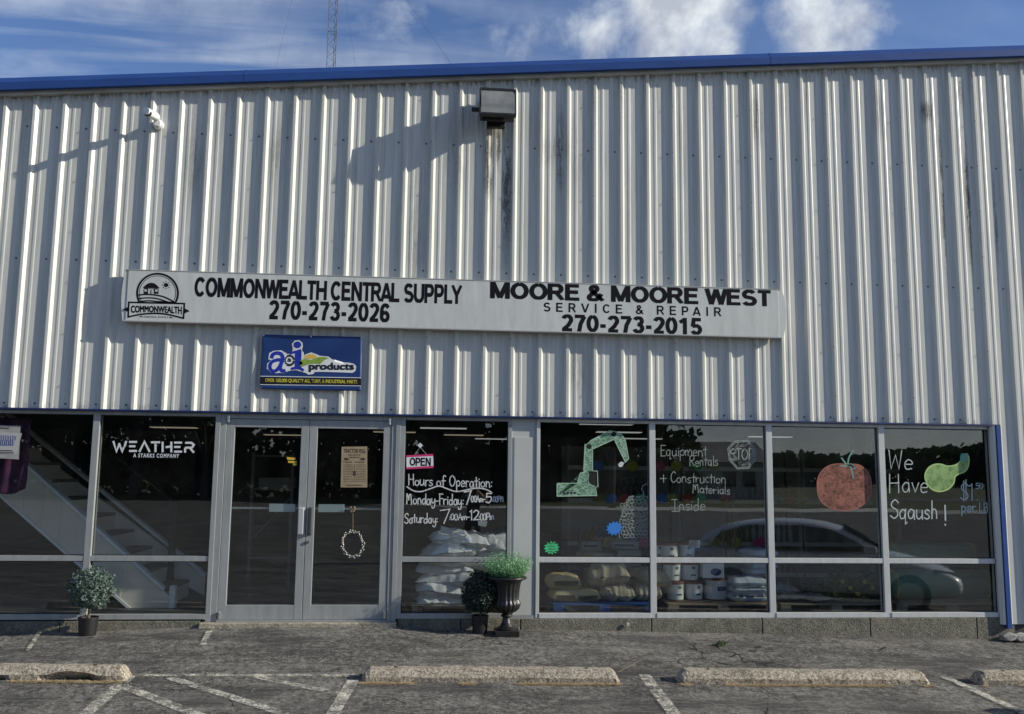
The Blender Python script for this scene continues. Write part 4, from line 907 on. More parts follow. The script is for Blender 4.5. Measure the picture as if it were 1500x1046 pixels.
quadbox('sheet', [(500.5, 654.5), (538, 654), (538, 714), (499, 714)], KRAFT, po, YPD, .0008)
x0, x1, z0, z1 = trect(503, 657.5, 536, 663.5, YPD-.0012); text_mesh('TRACTOR PULL', x0, x1, z0, z1, YPD-.0012, INK, 'lettering', po, .03)
b = MB(); rnd = random.Random(8)
def pline(x0_, x1_, y_, w=.8):
    x = x0_
    while x < x1_:
        l = rnd.uniform(1, 3.4); b.ribbon([W2(x, y_, YPD), W2(min(x+l, x1_), y_, YPD)], w/137, YPD-.0012, cap=False); x += l+.7
for y, a, c in ((666.5, 510, 528), (670, 511, 528), (673, 504, 512), (673, 527, 535), (677, 503, 516), (677, 520, 534), (711, 508, 531)): pline(a, c, y, 1.6)
for k in range(11): pline(503, 517, 681+k*2.4); pline(521, 536, 681+k*2.4)
b.ribbon([W2(519, 680, YPD), W2(519, 706, YPD)], .8/137, YPD-.0012)
for q in (ell(507, 672.5, 3.2, 2), ell(531.5, 672.5, 3.2, 2), [(517, 690), (521, 690), (521, 697), (517, 697)]): n = len(q); b.add([(W2(*p, YPD)[0], YPD-.0013, W2(*p, YPD)[1]) for p in q], [tuple(range(n))])
b.build('print', INK, po)
WRH = mat('silver_beads', (.36, .35, .31), .25, metal=.6, vcol=(.46, .44, .40), vscale=40)
wr = thing('bead_wreath', 'oval wreath of silver beads hanging by a cord inside the right door leaf', 'wreath', tuple(at(516, 796, .026)))
b = MB(); rnd = random.Random(2)
ico = [(0, 0, 1), (.894, 0, .447), (.276, .851, .447), (-.724, .526, .447), (-.724, -.526, .447), (.276, -.851, .447), (.724, .526, -.447), (-.276, .851, -.447), (-.894, 0, -.447), (-.276, -.851, -.447), (.724, -.526, -.447), (0, 0, -1)]
icf = [(0, 1, 2), (0, 2, 3), (0, 3, 4), (0, 4, 5), (0, 5, 1), (1, 6, 2), (2, 7, 3), (3, 8, 4), (4, 9, 5), (5, 10, 1), (6, 7, 2), (7, 8, 3), (8, 9, 4), (9, 10, 5), (10, 6, 1), (11, 7, 6), (11, 8, 7), (11, 9, 8), (11, 10, 9), (11, 6, 10)]
for k in range(74):
    a = 2*pi*k/74*1.0; rr = rnd.uniform(.88, 1.12); p = at(516.5+15.5*rr*cos(a), 797+18.5*rr*sin(a), .018-.006*rnd.random()); r = rnd.uniform(.0085, .0125)
    b.add([p+Vector(v)*r for v in ico], icf)
tag(b.build('beads', WRH, wr, smooth=True), kind='stuff')
b = MB(); b.ribbon([W2(*p, .018) for p in catmull(ell(516.5, 797, 14.5, 17.5, 24)+[(531, 797)], 2)], .010, .019, cap=False); b.build('hoop', mat('wire_brown', (.10, .08, .06), .6), wr)
MB().tube(at(517, 779, .02), at(517, 752, .02), .0025, 6).build('cord', mat('cord_tan', (.25, .20, .12), .8), wr)
b = MB(); rnd = random.Random(1)
for k in range(9): p = at(517+rnd.uniform(-4, 4), 747+rnd.uniform(-4, 3), .022); b.add([p+Vector(v)*.012 for v in ico], icf)
b.build('bow', mat('bow_brown', (.22, .15, .09), .7), wr)
YEL = mat('yellow_sticker', (.60, .42, .05), .6)
st = thing('door_sticker', 'small yellow sticker at the upper right of the left door leaf', 'sticker', tuple(at(427, 676, YPD)))
for q in ([(420, 669.5), (433, 670.5), (433, 674), (421, 673.5)], [(422, 675), (435, 675.5), (434, 678.5), (422, 678)], [(429, 679), (435, 679), (434, 682), (430, 682)]): quadbox('strip', q, YEL, st, YPD, .001)
# left window: papers and purple cloth
PAP = mat('white_paper', (.34, .33, .32), .8, vcol=(.26, .26, .26), vscale=9); BLUI = mat('blue_ink', (.06, .09, .26), .8)
nt_ = thing('paper_notice', 'white paper notices with blue block marks, overlapping on the far left window', 'notice', tuple(at(10, 650, YP)))
quadbox('back_sheet', [(-25, 622), (30, 624), (27.5, 673), (-25, 670)], PAP, nt_, YP-.0005, .0008); quadbox('front_sheet', [(-25, 632), (32, 634.5), (24, 666), (-25, 662)], mat('white_paper_front', (.38, .38, .38), .8), nt_, YP-.0016, .0008)
x0, x1, z0, z1 = trect(-18, 624.5, 14, 629, YP-.0035); b = MB()
for k in range(11): x = -12+k*3.4; b.ribbon([W2(x, 637+k*.2, YP), W2(x+.8, 641+(k % 3), YP), W2(x, 645, YP)], 1.2/137, YP-.0035)
for k in range(5): x = -8+k*6; b.ribbon([W2(x, 645, YP), W2(x-.6, 652, YP), W2(x+3, 652, YP), W2(x+3, 646, YP)], 1.5/137, YP-.0035)
b.build('blue_marks', BLUI, nt_)
b = MB()
for y, a, c in ((627, 1, 13), (660, -20, 18), (663, -20, 20)): b.ribbon([W2(a, y, YP), W2(c, y+.4, YP)], 1.5/137, YP-.0036)
b.build('black_marks', INK, nt_)
PUR = mat('purple_cloth', (.085, .012, .075), .8, vcol=(.045, .008, .045), vscale=7)
vs = []; n, m2 = 34, 26
for j in range(m2+1):
    for i in range(n+1):
        u, v = i/n, j/m2; px = -30+u*(76-10*v*v); py = 612+v*(112-26*abs(u*1.0-.62)**2*2.2)
        p = at(px, py, .22); p.y += .035*sin(u*17+v*2.5)*(.4+.6*v)+.03*noise.noise(Vector((u*4, v*4, 3))); vs.append(p)
pc = link('purple_garment', vs, [(j*(n+1)+i, (j+1)*(n+1)+i, (j+1)*(n+1)+i+1, j*(n+1)+i+1) for j in range(m2) for i in range(n)], PUR, None, smooth=True)
tag(pc, 'dark purple cloth hanging inside the far left window behind the paper notices', 'cloth'); s_ = pc.modifiers.new('thick', 'SOLIDIFY'); s_.thickness = .01
# star shaped price tags
NEON = {'green': (.05, .50, .20), 'blue': (.03, .20, .60), 'pink': (.60, .05, .22), 'yellow': (.42, .44, .06), 'red': (.45, .05, .05), 'teal': (.02, .18, .20), 'olive': (.28, .26, .06)}
def star_mesh(R, n=12, inner=.70):
    return [(R*(1 if k % 2 == 0 else inner)*cos(k*pi/n), R*(1 if k % 2 == 0 else inner)*sin(k*pi/n)) for k in range(2*n)]
TAGM = {}
def star(px, py, Y, R, col, label, group, text=False):
    c = at(px, py, Y)
    key = (col, R)
    if key not in TAGM:
        b = MB(); b.prism([(x*1.08, z*.9) for x, z in star_mesh(R)], -.0015, .0015)
        o = link('price_tag', b.v, b.f, mat('neon_card_'+col, NEON[col], .7), None, center=False); TAGM[key] = o
    else:
        o = TAGM[key].copy(); COL.objects.link(o)
    o.location = c; o.rotation_euler = (0, random.uniform(-.3, .3), 0); tag(o, label, 'price tag', group)
    return o
g1 = star(808, 802.5, YP-.002, .082, 'green', 'bright green starburst card stuck low on the left edge of the digger window', None)
b = MB(); rnd = random.Random(4)
for y in (796, 800, 804, 808): b.ribbon([W2(802+rnd.uniform(0, 2), y, YP), W2(806, y-1, YP), W2(809, y+1, YP), W2(814, y, YP)], .8/137, YP-.0055)
b.build('scrawl', INK, g1)
star(900, 774, YP-.002, .090, 'blue', 'bright blue starburst card stuck on the glass beside the chalked net drawing', None)
wc = quadbox('white_card', [(1009, 791), (1025.5, 791.5), (1025, 803), (1009.5, 802.5)], PAP, None, .30, .003); tag(wc, 'small blank white card standing above the white buckets', 'card')
rails = [('upper', 683, [(926, 'yellow'), (876, 'blue'), (966, 'pink'), (991, 'yellow'), (1020, 'green'), (1045, 'olive')]),
         ('middle', 731, [(878, 'olive'), (896, 'blue'), (914, 'red'), (938, 'green'), (970, 'blue'), (985, 'yellow'), (1007, 'red'), (1026, 'green'), (1063, 'red'), (1141, 'teal'), (1157, 'red'), (1176, 'olive')]),
         ('lowest', 795, [(874, 'pink'), (891, 'yellow'), (906, 'green'), (926, 'blue'), (945, 'pink'), (968, 'olive'), (1047, 'olive'), (1078, 'yellow'), (1112, 'pink')])]
left_of = {(683, 926): 'left of the middle', }
ORD = ['first', 'second', 'third', 'fourth', 'fifth', 'sixth', 'seventh', 'eighth', 'ninth', 'tenth', 'eleventh', 'twelfth']
for nm, py, L_ in rails:
    for k, (px, col) in enumerate(sorted(L_)):
        star(px, py-(.5), 2.555, .092, col, '%s starburst price tag, %s from the left on the %s shelf rail' % (col, ORD[k], nm), 'starburst price tags on the shelf rails')

# ------------------------------------------------------------------ interior: shelving with bottles
SHM = mat('shelf_steel', (.26, .26, .25), .5, vcol=(.20, .20, .19), vscale=4); RAILM = mat('price_rail_white', (.50, .50, .46), .5)
def shelving(x0, x1, label):
    t = thing('shelving_unit', label, 'shelf', (x0, 2.8, .05))
    for x in (x0+.015, x1-.015): MB().box(x-.02, x+.02, 2.62, 2.66, .05, 2.0).build('post', SHM, t)
    MB().box(x0, x1, 3.20, 3.22, .05, 2.0).build('back_panel', SHM, t)
    for z in (.25, .665, 1.245, 1.69):
        MB().box(x0+.002, x1-.002, 2.66, 3.19, z-.02, z).build('shelf', SHM, t); MB().box(x0+.002, x1-.002, 2.60, 2.612, z-.025, z+.03).build('price_rail', RAILM, t)
    return t
shelving(6.55, 8.12, 'grey shelving unit with bottles, behind the digger window'); shelving(8.16, 9.85, 'grey shelving unit with bottles, behind the chalked stop sign'); shelving(9.89, 11.3, 'grey shelving unit, behind the tomato and squash drawings')
def lathe_mesh(name, prof, mats, n=12):
    b = MB(); b.lathe(prof, (0, 0, 0), n); o = link(name, b.v, b.f, mats, None, smooth=False, center=False); return o
BPR = [(.034, 0), (.036, .01), (.036, .15), (.030, .18), (.013, .20), (.013, .225), (.016, .226), (.016, .245)]
BC = [('dark red', (.20, .03, .025)), ('olive', (.16, .16, .05)), ('white', (.45, .45, .43)), ('black', (.02, .02, .022)), ('amber', (.22, .12, .03)), ('blue', (.03, .08, .22))]
protoB = [None]*len(BC); rnd = random.Random(11)
for sh, z in (('middle', 1.245), ('low', .665), ('bottom', .25)):
    x = 6.66; run = 0; c = 0; cl = -1; kk = 0
    while x < 9.80:
        if run == 0: run = rnd.randint(4, 8); c = rnd.randrange(len(BC)); cl += 1; kk = 0; gap = rnd.random() < .25
        run -= 1
        if not (8.08 < x < 8.20) and not gap:
            if protoB[c] is None: o = lathe_mesh('bottle', BPR, mat('bottle_'+BC[c][0].replace(' ', '_'), BC[c][1], .35)); protoB[c] = o
            else: o = protoB[c].copy(); COL.objects.link(o)
            o.location = (x, 2.76, z); s = .8+.5*((c*37) % 7)/7; o.scale = (1, 1, s)
            tag(o, '%s bottle, %s in the %s cluster from the left on the %s shop shelf' % (BC[c][0], ORD[kk], ORD[cl], sh), 'bottle', 'bottles in rows on the shop shelves')
        x += .088; kk += 1
# columns inside
for px, Y in ((1287, .55), (1252, 5.0)):
    x = at(px, 700, Y).x; tag(MB().box(x-.035-.03*(Y > 2), x+.035+.03*(Y > 2), Y, Y+.1, .05, 2.49).build('steel_column', mat('column_blue', (.03, .04, .07), .5), None, bevel=.004), 'dark blue steel column inside behind the %s' % ('mullion right of the tomato' if Y < 1 else 'tomato drawing'), 'column')
# ceiling lights
for k, (x, y, w) in enumerate([(2.2, 7.0, 1), (3.9, 9.5, 1), (4.9, 7.5, 0), (5.4, 10.5, 1), (6.2, 12.5, 0), (8.4, 8.0, 0), (9.6, 11.0, 0), (7.6, 5.2, 0), (11.9, 9, 0), (-.5, 9, 1), (1.2, 12, 1)]):
    t = thing('ceiling_light', '%s strip ceiling light inside, seen through %s' % ('warm' if w else 'cool white', ['the left door, nearer one', 'the right door', 'the hours window, nearer one', 'the hours window, farther one', 'the digger window', 'the rentals window, nearer one', 'the tomato window', 'the digger window, low and near', 'the squash window', 'the far left window', 'the lettered window'][k]), 'ceiling light', (x, y, 2.45), group='strip lights on the shop ceiling')
    MB().box(x-.46, x+.46, y-.16, y+.16, 2.445, 2.498).build('housing', SHM, t); MB().box(x-.44, x+.44, y-.14, y+.14, 2.430, 2.4445).build('diffuser', LAMPY if w else LAMPW, t)

# ------------------------------------------------------------------ interior: staircase
PANEL = mat('stair_grey_panel', (.80, .72, .62), .7, vcol=(.72, .65, .56), vscale=2); CAPM = mat('stair_white_cap', (.80, .82, .82), .45)
sta = thing('staircase', 'grey panelled staircase with pale caps climbing to the left behind the left windows', 'staircase', (.8, 1.6, .05))
YA, YB2 = 1.02, 2.05
def sl(Y, p, q):
    a, b_ = at(*p, Y), at(*q, Y); k = (b_.z-a.z)/(b_.x-a.x); return a, b_, k
a, c, k = sl(YA, (42, 687), (240, 866)); d, e, k2 = sl(YA, (0, 722), (207, 903))
XE = at(240, 866, YA).x
top = lambda x: a.z+(x-a.x)*k
low = lambda x: max(d.z+(x-d.x)*k2, .05)
seams = [at(x, 800, YA).x for x in (-60, -10, 28, 57, 84, 111, 145, 180, 221)]+[XE+.06]
for s0, s1 in zip(seams, seams[1:]):
    if s0 < -2.5: continue
    n = [(s0+.002, low(s0)), (s1-.002, low(s1)), (s1-.002, min(top(s1), 2.49)), (s0+.002, min(top(s0), 2.49))]
    xk = (.05-d.z)/k2+d.x
    if s0 < xk < s1: n.insert(1, (xk, .05))
    MB().prism(n, YA, YA+.05).build('side_panel', PANEL, sta)
for s0, s1 in zip(seams[1:], seams[2:]):
    MB().prism([(s0-.012, low(s0)), (s0+.012, low(s0)), (s0+.012, min(top(s0), 2.49)), (s0-.012, min(top(s0), 2.49))], YA-.006, YA-.0005).build('batten', PANEL, sta)
def slab(fn, x0, x1, t0, t1, y0, y1, name, m): MB().prism([(x0, fn(x0)+t0), (x1, fn(x1)+t0), (x1, fn(x1)+t1), (x0, fn(x0)+t1)], y0, y1).build(name, m, sta, bevel=.003)
slab(top, -.75, XE, .002, .045, YA-.03, YA+.09, 'cap_rail', CAPM)
fl2 = lambda x: d.z+(x-d.x)*k2
slab(fl2, -1.2, (.05-d.z)/k2+d.x, -.045, -.002, YA-.015, YA+.05, 'lower_trim', CAPM)
MB().box(XE+.065, XE+.13, YA-.02, YA+.07, .05, top(XE)+.06).build('end_post', CAPM, sta, bevel=.003)
a2, c2, k3 = sl(YB2, (60, 650), (300, 845)); top2 = lambda x: a2.z+(x-a2.x)*k3
MB().prism([(-1.2, top2(-1.2)-1.0), (c2.x, .05), (c2.x, top2(c2.x)), (-1.2, min(2.49, top2(-1.2)))], YB2, YB2+.05).build('far_side_panel', PANEL, sta)
slab(top2, -.75, c2.x, .002, .05, YB2-.03, YB2+.08, 'far_cap_rail', CAPM)
TR = mat('stair_tread_wood', (.16, .14, .12), .6)
nst = 11; x_s, z_s = XE+.02, .05
run_, rise = .235, .235*abs(k)
for i in range(nst):
    x = x_s-i*run_; z = z_s+(i+1)*rise
    if z > 2.4: break
    MB().box(x-run_-.02, x, YA+.055, YB2-.005, z-.035, z).build('tread', TR, sta); MB().box(x-.022, x-.004, YA+.055, YB2-.005, z-rise+.001, z-.036).build('riser', PANEL, sta)
HRM = mat('black_handrail', (.015, .015, .016), .5)
q0, q1, q2 = at(152, 655, YB2-.12), at(256, 736, YB2-.12), at(249, 862, YB2-.12)
MB().tube(q0, q1, .022, 10).build('handrail', HRM, sta); MB().box(q1.x-.035, q1.x+.035, YB2-.15, YB2-.10, .25, q1.z).build('handrail_post', HRM, sta)
# metal rack seen through the left door
rk_ = thing('metal_rack', 'grey metal rack frame with a diagonal brace, seen through the left door leaf', 'rack', (3.0, 3.0, .05))
RKM = mat('rack_grey', (.20, .20, .19), .5)
X0, X1 = at(365, 800, 3.0).x, at(424, 800, 3.0).x
for x in (X0, X1): MB().box(x-.02, x+.02, 3.0, 3.04, .05, 1.85).build('upright', RKM, rk_)
for z in (.42, 1.35, 1.80): MB().box(X0+.0205, X1-.0205, 3.005, 3.035, z-.015, z+.015).build('crossbar', RKM, rk_)
MB().tube((X0, 2.985, .62), (X1, 2.985, 1.25), .012, 8).build('brace', RKM, rk_); MB().box(X0+.08, X1-.02, 3.05, 3.5, 1.365, 1.50).build('shelf_box', mat('shelf_box_grey', (.30, .29, .27), .8), rk_)

# ------------------------------------------------------------------ sacks
def sack_mesh(name, L, D, Hh, m, seed, flatb=.45, ears=.0, nx=22, ny=16, wr=.010, pinch=2.6):
    rnd = random.Random(seed); off = Vector((seed*3.7, seed*1.3, 0)); vs = []; fs = []
    def pt(u, v, s):
        k = max(0, 1-abs(u)**pinch)**.5*max(0, 1-abs(v)**pinch)**.5
        x = L/2*u*(1+ears*abs(v)**3); y = D/2*v*(1+ears*abs(u)**3)*(1-.06*(1-abs(u)))
        n = noise.noise(Vector((u*2.2, v*2.0, s*2))+off)*.5+noise.noise(Vector((u*5, v*3.5, s))+off)*.35+noise.noise(Vector((u*12, v*6, s))+off)*.18
        z = (Hh*(.62 if s > 0 else -.38)*k)+wr*2.2*n*(.4+k)
        x += wr*noise.noise(Vector((v*6, s, u*2))+off); y += wr*noise.noise(Vector((u*6, s, 5))+off)
        if s < 0: z = max(z, -Hh*.36)
        return (x, y, z+Hh*.36)
    for s in (1, -1):
        for j in range(ny+1):
            for i in range(nx+1): vs.append(pt(i/nx*2-1, j/ny*2-1, s))
    N_ = (nx+1)*(ny+1)
    for j in range(ny):
        for i in range(nx):
            q = (j*(nx+1)+i, j*(nx+1)+i+1, (j+1)*(nx+1)+i+1, (j+1)*(nx+1)+i); fs.append(q); fs.append(tuple(t+N_ for t in q[::-1]))
    return link(name, vs, fs, m, None, smooth=True, center=False)
SACKW = mat('woven_white_sack', (.86, .87, .87), .6, vcol=(.66, .67, .68), vscale=9, bump=.012, bscale=14)
SACKT = mat('tan_paper_sack', (.44, .38, .28), .75, vcol=(.34, .29, .21), vscale=8, bump=.004, bscale=25)
SACKY = mat('yellow_paper_sack', (.60, .50, .27), .7, vcol=(.48, .40, .22), vscale=8, bump=.002, bscale=25)
pr_ = [sack_mesh('woven_sack', .62, .46, .19, SACKW, s, ears=.06, wr=.026) for s in (1, 2, 3, 4)]
pos = []
zz = [.16, .275, .39, .505, .615, .72, .825]
layers = ['bottom', 'second', 'third', 'fourth', 'fifth', 'sixth', 'top']
idx = 0; rnd = random.Random(21)
def place_sack(p, x, y, z, rz, label, ry=0, sc=1):
    global idx
    if p.get('label') is None: o = p
    else: o = p.copy(); COL.objects.link(o)
    o.location = (x, y, z); o.rotation_euler = (rnd.uniform(-.05, .05), ry, rz); o.scale = (sc, sc, sc); return o
for i, z in enumerate(zz):
    cx_ = 4.86+(.02 if i < 5 else .08*(i-4)); o = place_sack(pr_[i % 4], cx_+rnd.uniform(-.03, .03), .62+rnd.uniform(-.05, .05), z-.05, rnd.uniform(-.28, .28)+(pi if i % 2 else 0), None, rnd.uniform(-.10, .10))
    tag(o, 'white woven sack, %s of the left stack behind the hours window' % layers[i], 'sack', 'white woven sacks stacked inside')
    o = place_sack(pr_[(i+2) % 4], 5.42+rnd.uniform(-.03, .02), .74+rnd.uniform(-.04, .05), z-.05+(.02 if i < 6 else -.05), rnd.uniform(-.16, .16), None, rnd.uniform(-.08, .10))
    tag(o, 'white woven sack, %s of the right stack behind the hours window' % layers[i], 'sack', 'white woven sacks stacked inside')
FLP = mat('sack_flap_white', (.66, .69, .72), .5)
for (pts, lab) in (([(646, 770), (662, 775), (663, 784), (645, 781)], 'upper'), ([(643, 802), (658, 788), (684, 784), (672, 800), (650, 811)], 'wide front'), ([(700, 763), (714, 764), (712, 772), (701, 770)], 'small top')):
    q = [at(x, y, .33+.02*((x+y) % 3)) for x, y in pts]; n = len(q); vs = [v+Vector((0, -.015*sin(i*1.7), 0)) for i, v in enumerate(q)]+[v+Vector((0, .012, 0)) for v in q]
    tag(link('sack_flap', vs, [tuple(range(n))[::-1], tuple(range(n, 2*n))]+[(k_, (k_+1) % n, n+(k_+1) % n, n+k_) for k_ in range(n)], FLP), '%s loose white paper flap on the stack of woven sacks' % lab, 'paper')
# pallets
def pallet(x0, x1, y0, y1, m, label, gr=None, h=.12, z=.05):
    t = thing('pallet', label, 'pallet', ((x0+x1)/2, (y0+y1)/2, z))
    n = max(4, int((y1-y0)/.14)); w = (y1-y0)/n
    for i in range(n): MB().box(x0, x1, y0+i*w+.012, y0+(i+1)*w-.012, z+h-.018, z+h).build('deck_board', m, t, bevel=.002)
    ns = max(3, int((x1-x0)/.5)+1)
    for i in range(3):
        y = y0+(y1-y0-.09)*i/2+.0
        for j in range(ns):
            x = x0+(x1-x0-.12)*j/(ns-1); MB().box(x, x+.12, y+.01, y+.08, z+.019, z+h-.0185).build('block', m, t)
        MB().box(x0, x1, y+.01, y+.08, z, z+.0185).build('bottom_board', m, t)
    return t
WOOD = mat('pallet_wood', (.36, .27, .17), .8, vcol=(.25, .19, .12), vscale=4, stretch=(1, 5, 5)); BLUEP = mat('blue_painted_pallet', (.03, .12, .38), .6, vcol=(.02, .09, .28), vscale=6); GREYW = mat('weathered_pallet_wood', (.26, .225, .18), .85, vcol=(.17, .15, .12), vscale=4, stretch=(1, 5, 5))
pallet(4.50, 5.75, .33, 1.0, GREYW, 'dark grey pallet under the stacks of white woven sacks', h=.10)
pallet(6.06, 7.22, .42, 1.2, BLUEP, 'blue painted pallet under the tan and yellow sacks')
pallet(7.36, 8.62, .42, 1.2, WOOD, 'light wooden pallet under the white buckets'); pallet(8.66, 9.98, .42, 1.2, GREYW, 'weathered pallet behind the lower tomato window'); pallet(10.04, 11.4, .42, 1.3, GREYW, 'weathered pallet under the green rolls')
ZP = .17
def sk(p, x, y, z, rz, sc, label, group=None, ry=0):
    o = place_sack(p, x, y, z, rz, None, ry, 1); o.scale = sc; tag(o, label, 'sack', group); return o
ty = sack_mesh('paper_sack', .60, .42, .145, SACKY, 8, pinch=5, wr=.006)
o1 = sk(ty, 6.33, .72, ZP, .02, (.95, 1, 1), 'lower yellow paper sack on the blue pallet'); o2 = sk(ty, 6.21, .78, ZP+.135, .05, (.62, .9, 1.15), 'upper smaller yellow paper sack on the blue pallet')
DP = mat('sack_print', (.07, .055, .035), .8)
MB().box(-.24, -.02, -.206, -.198, .03, .085).build('print_block', DP, o1, local=True); MB().box(.02, .25, -.206, -.198, .04, .080).build('print_block', DP, o1, local=True)
MB().box(-.2, .24, -.206, -.198, .035, .085).build('print_block', DP, o2, local=True)
tt = [sack_mesh('tan_sack', .50, .44, .20, SACKT, s, pinch=3.2, wr=.024) for s in (12, 13)]
sk(tt[0], 6.80, .72, ZP, .05, (.80, 1, .95), 'lower tan sack left of the middle on the blue pallet'); sk(tt[1], 6.74, .76, ZP+.17, -.1, (.95, 1, 1.35), 'fat crumpled tan sack on top in the middle of the blue pallet', ry=-.08)
sk(tt[0], 7.17, .74, ZP, -.05, (.62, 1, 1.1), 'tan sack at the right end of the blue pallet'); sk(tt[1], 7.22, .76, ZP+.17, .3, (.70, 1, .95), 'small tan sack on the right end of the blue pallet', ry=.12)
sk(tt[0], 6.58, 1.0, ZP+.38, .4, (.6, .8, .8), 'brown sack leaning behind the crumpled tan sack', ry=.5)
# white boxes behind
CB = mat('white_carton', (.42, .42, .41), .7)
for k, (x, y, z, w, h, lab) in enumerate(((6.85, 1.7, .45, .30, .16, 'left'), (7.20, 1.7, .45, .30, .20, 'right'), (7.15, 1.7, .66, .34, .10, 'upper'), (6.75, 1.9, .62, .26, .12, 'far upper'))):
    o = MB().box(x-w/2, x+w/2, y, y+.3, z, z+h).build('carton', CB, None, bevel=.003); tag(o, 'plain white carton behind the tan sacks, %s one of the pile' % lab, 'box'); MB().box(x-w/2+.03, x+w/2-.06, y-.002, y-.0005, z+h*.45, z+h*.65).build('print_strip', DP, o)
tag(MB().box(6.6, 7.4, 1.6, 2.1, .05, .448).build('low_table', SHM, None, bevel=.005), 'low grey stand under the white cartons', 'table')
# buckets
BUCK = mat('white_bucket_plastic', (.72, .73, .72), .45); LIDR = mat('red_bucket_rim', (.22, .085, .065), .5); GLB = mat('green_label_print', (.05, .16, .07), .6); BLB = mat('blue_label_print', (.03, .07, .20), .6)
def bucket(r, h, kind):
    t = thing('bucket', 'x', 'bucket')
    b = MB(); b.lathe([(r*.90, .0), (r*.92, .012), (r*.97, h-.03)], (0, 0, 0), 28); link('body', b.v, b.f, BUCK, t, smooth=False, local=True)
    b = MB(); b.lathe([(r*.985, h-.032), (r*1.03, h-.030), (r*1.03, h-.006), (r*.98, h)], (0, 0, 0), 28); link('lid', b.v, b.f, LIDR, t, local=True)
    b = MB(); b.lathe([(r*.905, -.0), (r*.94, .002), (r*.94, .010), (r*.925, .013)], (0, 0, 0), 28); link('base_rim', b.v, b.f, LIDR, t, local=True)
    def arc(a0, a1, z0, z1, m, name):
        vs = []; n = 8
        for i in range(n+1):
            a = a0+(a1-a0)*i/n
            for z in (z0, z1): rr = r*(.92+.05*z/h)+.002; vs.append((rr*sin(a), -rr*cos(a), z))
        link(name, vs, [(2*i, 2*i+2, 2*i+3, 2*i+1) for i in range(n)], m, t, local=True)
    if kind: arc(-.15, .75, h*.42, h*.62, BLB, 'blue_oval')
    else: arc(.08, .52, h*.62, h*.78, GLB, 'green_logo'); arc(-.05, .62, h*.28, h*.36, DP, 'print_line')
    return t
sm, bg = bucket(.105, .215, 0), bucket(.145, .255, 1); index_kids(sm); index_kids(bg)
spec = [(sm, 993, 0, .64), (sm, 1020.5, 0, .66), (bg, 1053, 0, .70), (sm, 988.5, 1, .66), (sm, 1014.5, 1, .68), (sm, 969, 1, .95), (sm, 968, 2, .80), (sm, 985, 2, .70), (sm, 1010, 2, .82)]
labs = ['bucket with green mark, left end of bottom row', 'bucket with green mark, middle of the bottom row', 'large bucket with blue oval at the right end', 'bucket with green mark in the middle row, left', 'bucket with green mark in the middle row, right', 'bucket half hidden by the mullion', 'bucket on the top row, left end', 'bucket on the top row, middle', 'bucket on the top row, right end']
for k, (p, px, lv, Y) in enumerate(spec):
    x = at(px, 860, Y).x; loc = (x, Y+.12, ZP+.2165*lv+(0 if p is sm else 0)); lab = 'white '+labs[k]+', on the wooden pallet'
    if k in (0, 2): p.location = loc; p['label'] = lab; p['group'] = 'white buckets on the wooden pallet'
    else: copy_thing(p, loc, random.uniform(-.3, .3), lab, 'white buckets on the wooden pallet')
bx = MB().box(at(1029, 835, .68).x, at(1060, 835, .68).x, .66, .95, ZP+.256, ZP+.47).build('bucket_carton', BUCK, None, bevel=.006); tag(bx, 'white square tub with a blue oval, on top of the large bucket', 'tub')
c = at(1049, 838, .655); MB().prism([(c.x+.065*cos(a_*pi/8), c.z+.042*sin(a_*pi/8)) for a_ in range(16)], .6565, .6595).build('blue_oval', BLB, bx)
# strapped bundle of printed bags
BWB = mat('blue_white_printed_bag', (.60, .64, .68), .35, vcol=(.42, .50, .60), vscale=11, bump=.003, bscale=18)
bb = sack_mesh('bag', .42, .42, .13, BWB, 31, pinch=5, wr=.010)
for i in range(3): o = sk(bb, 8.345+.01*(i % 2), .72, ZP+.085*i, .0, (1.02, 1, .82), 'printed white and blue bag, %s of the strapped bundle by the buckets' % ('bottom', 'middle', 'top')[i])
for z in (ZP+.07, ZP+.16): tag(MB().box(8.13, 8.57, .495, .505, z, z+.012).build('strap', HRM, None), '%s dark strap round the bundle of printed bags' % ('lower' if z < .3 else 'upper'), 'strap')
b = MB()
for (x, z, w, h) in ((8.20, .24, .05, .05), (8.28, .24, .09, .03), (8.40, .25, .08, .05), (8.3, .33, .2, .012), (8.3, .20, .16, .02)): b.box(x, x+w, .497, .5015, z, z+h)
o = b.build('bag_print', BLB, bpy.data.objects['bag']); o.parent = bpy.data.objects['bag']
# clear wrapped packs
CLR = mat('clear_wrapped_pack', (.24, .23, .20), .12, vcol=(.40, .40, .38), vscale=14, bump=.014, bscale=20, coat=.6)
cp_ = sack_mesh('wrapped_pack', .42, .36, .10, CLR, 41, pinch=3, wr=.020)
sk(cp_, 8.86, .72, ZP, .1, (1, 1, 1), 'crinkled clear wrapped pack, lower one left on the weathered pallet'); sk(cp_, 8.82, .80, ZP+.08, -.1, (.8, 1, .9), 'crinkled clear wrapped pack lying on top of another'); sk(cp_, 9.15, .66, ZP, .5, (.8, .9, .8), 'small clear wrapped pack with a folded end, on the weathered pallet')
for i in range(4): o = sk(bb, 8.62, 1.0, ZP+.26+.075*i, .1*i, (.8, .9, .7), 'pale bag behind the printed bundle, %s of four' % ('lowest', 'second', 'third', 'top')[i])
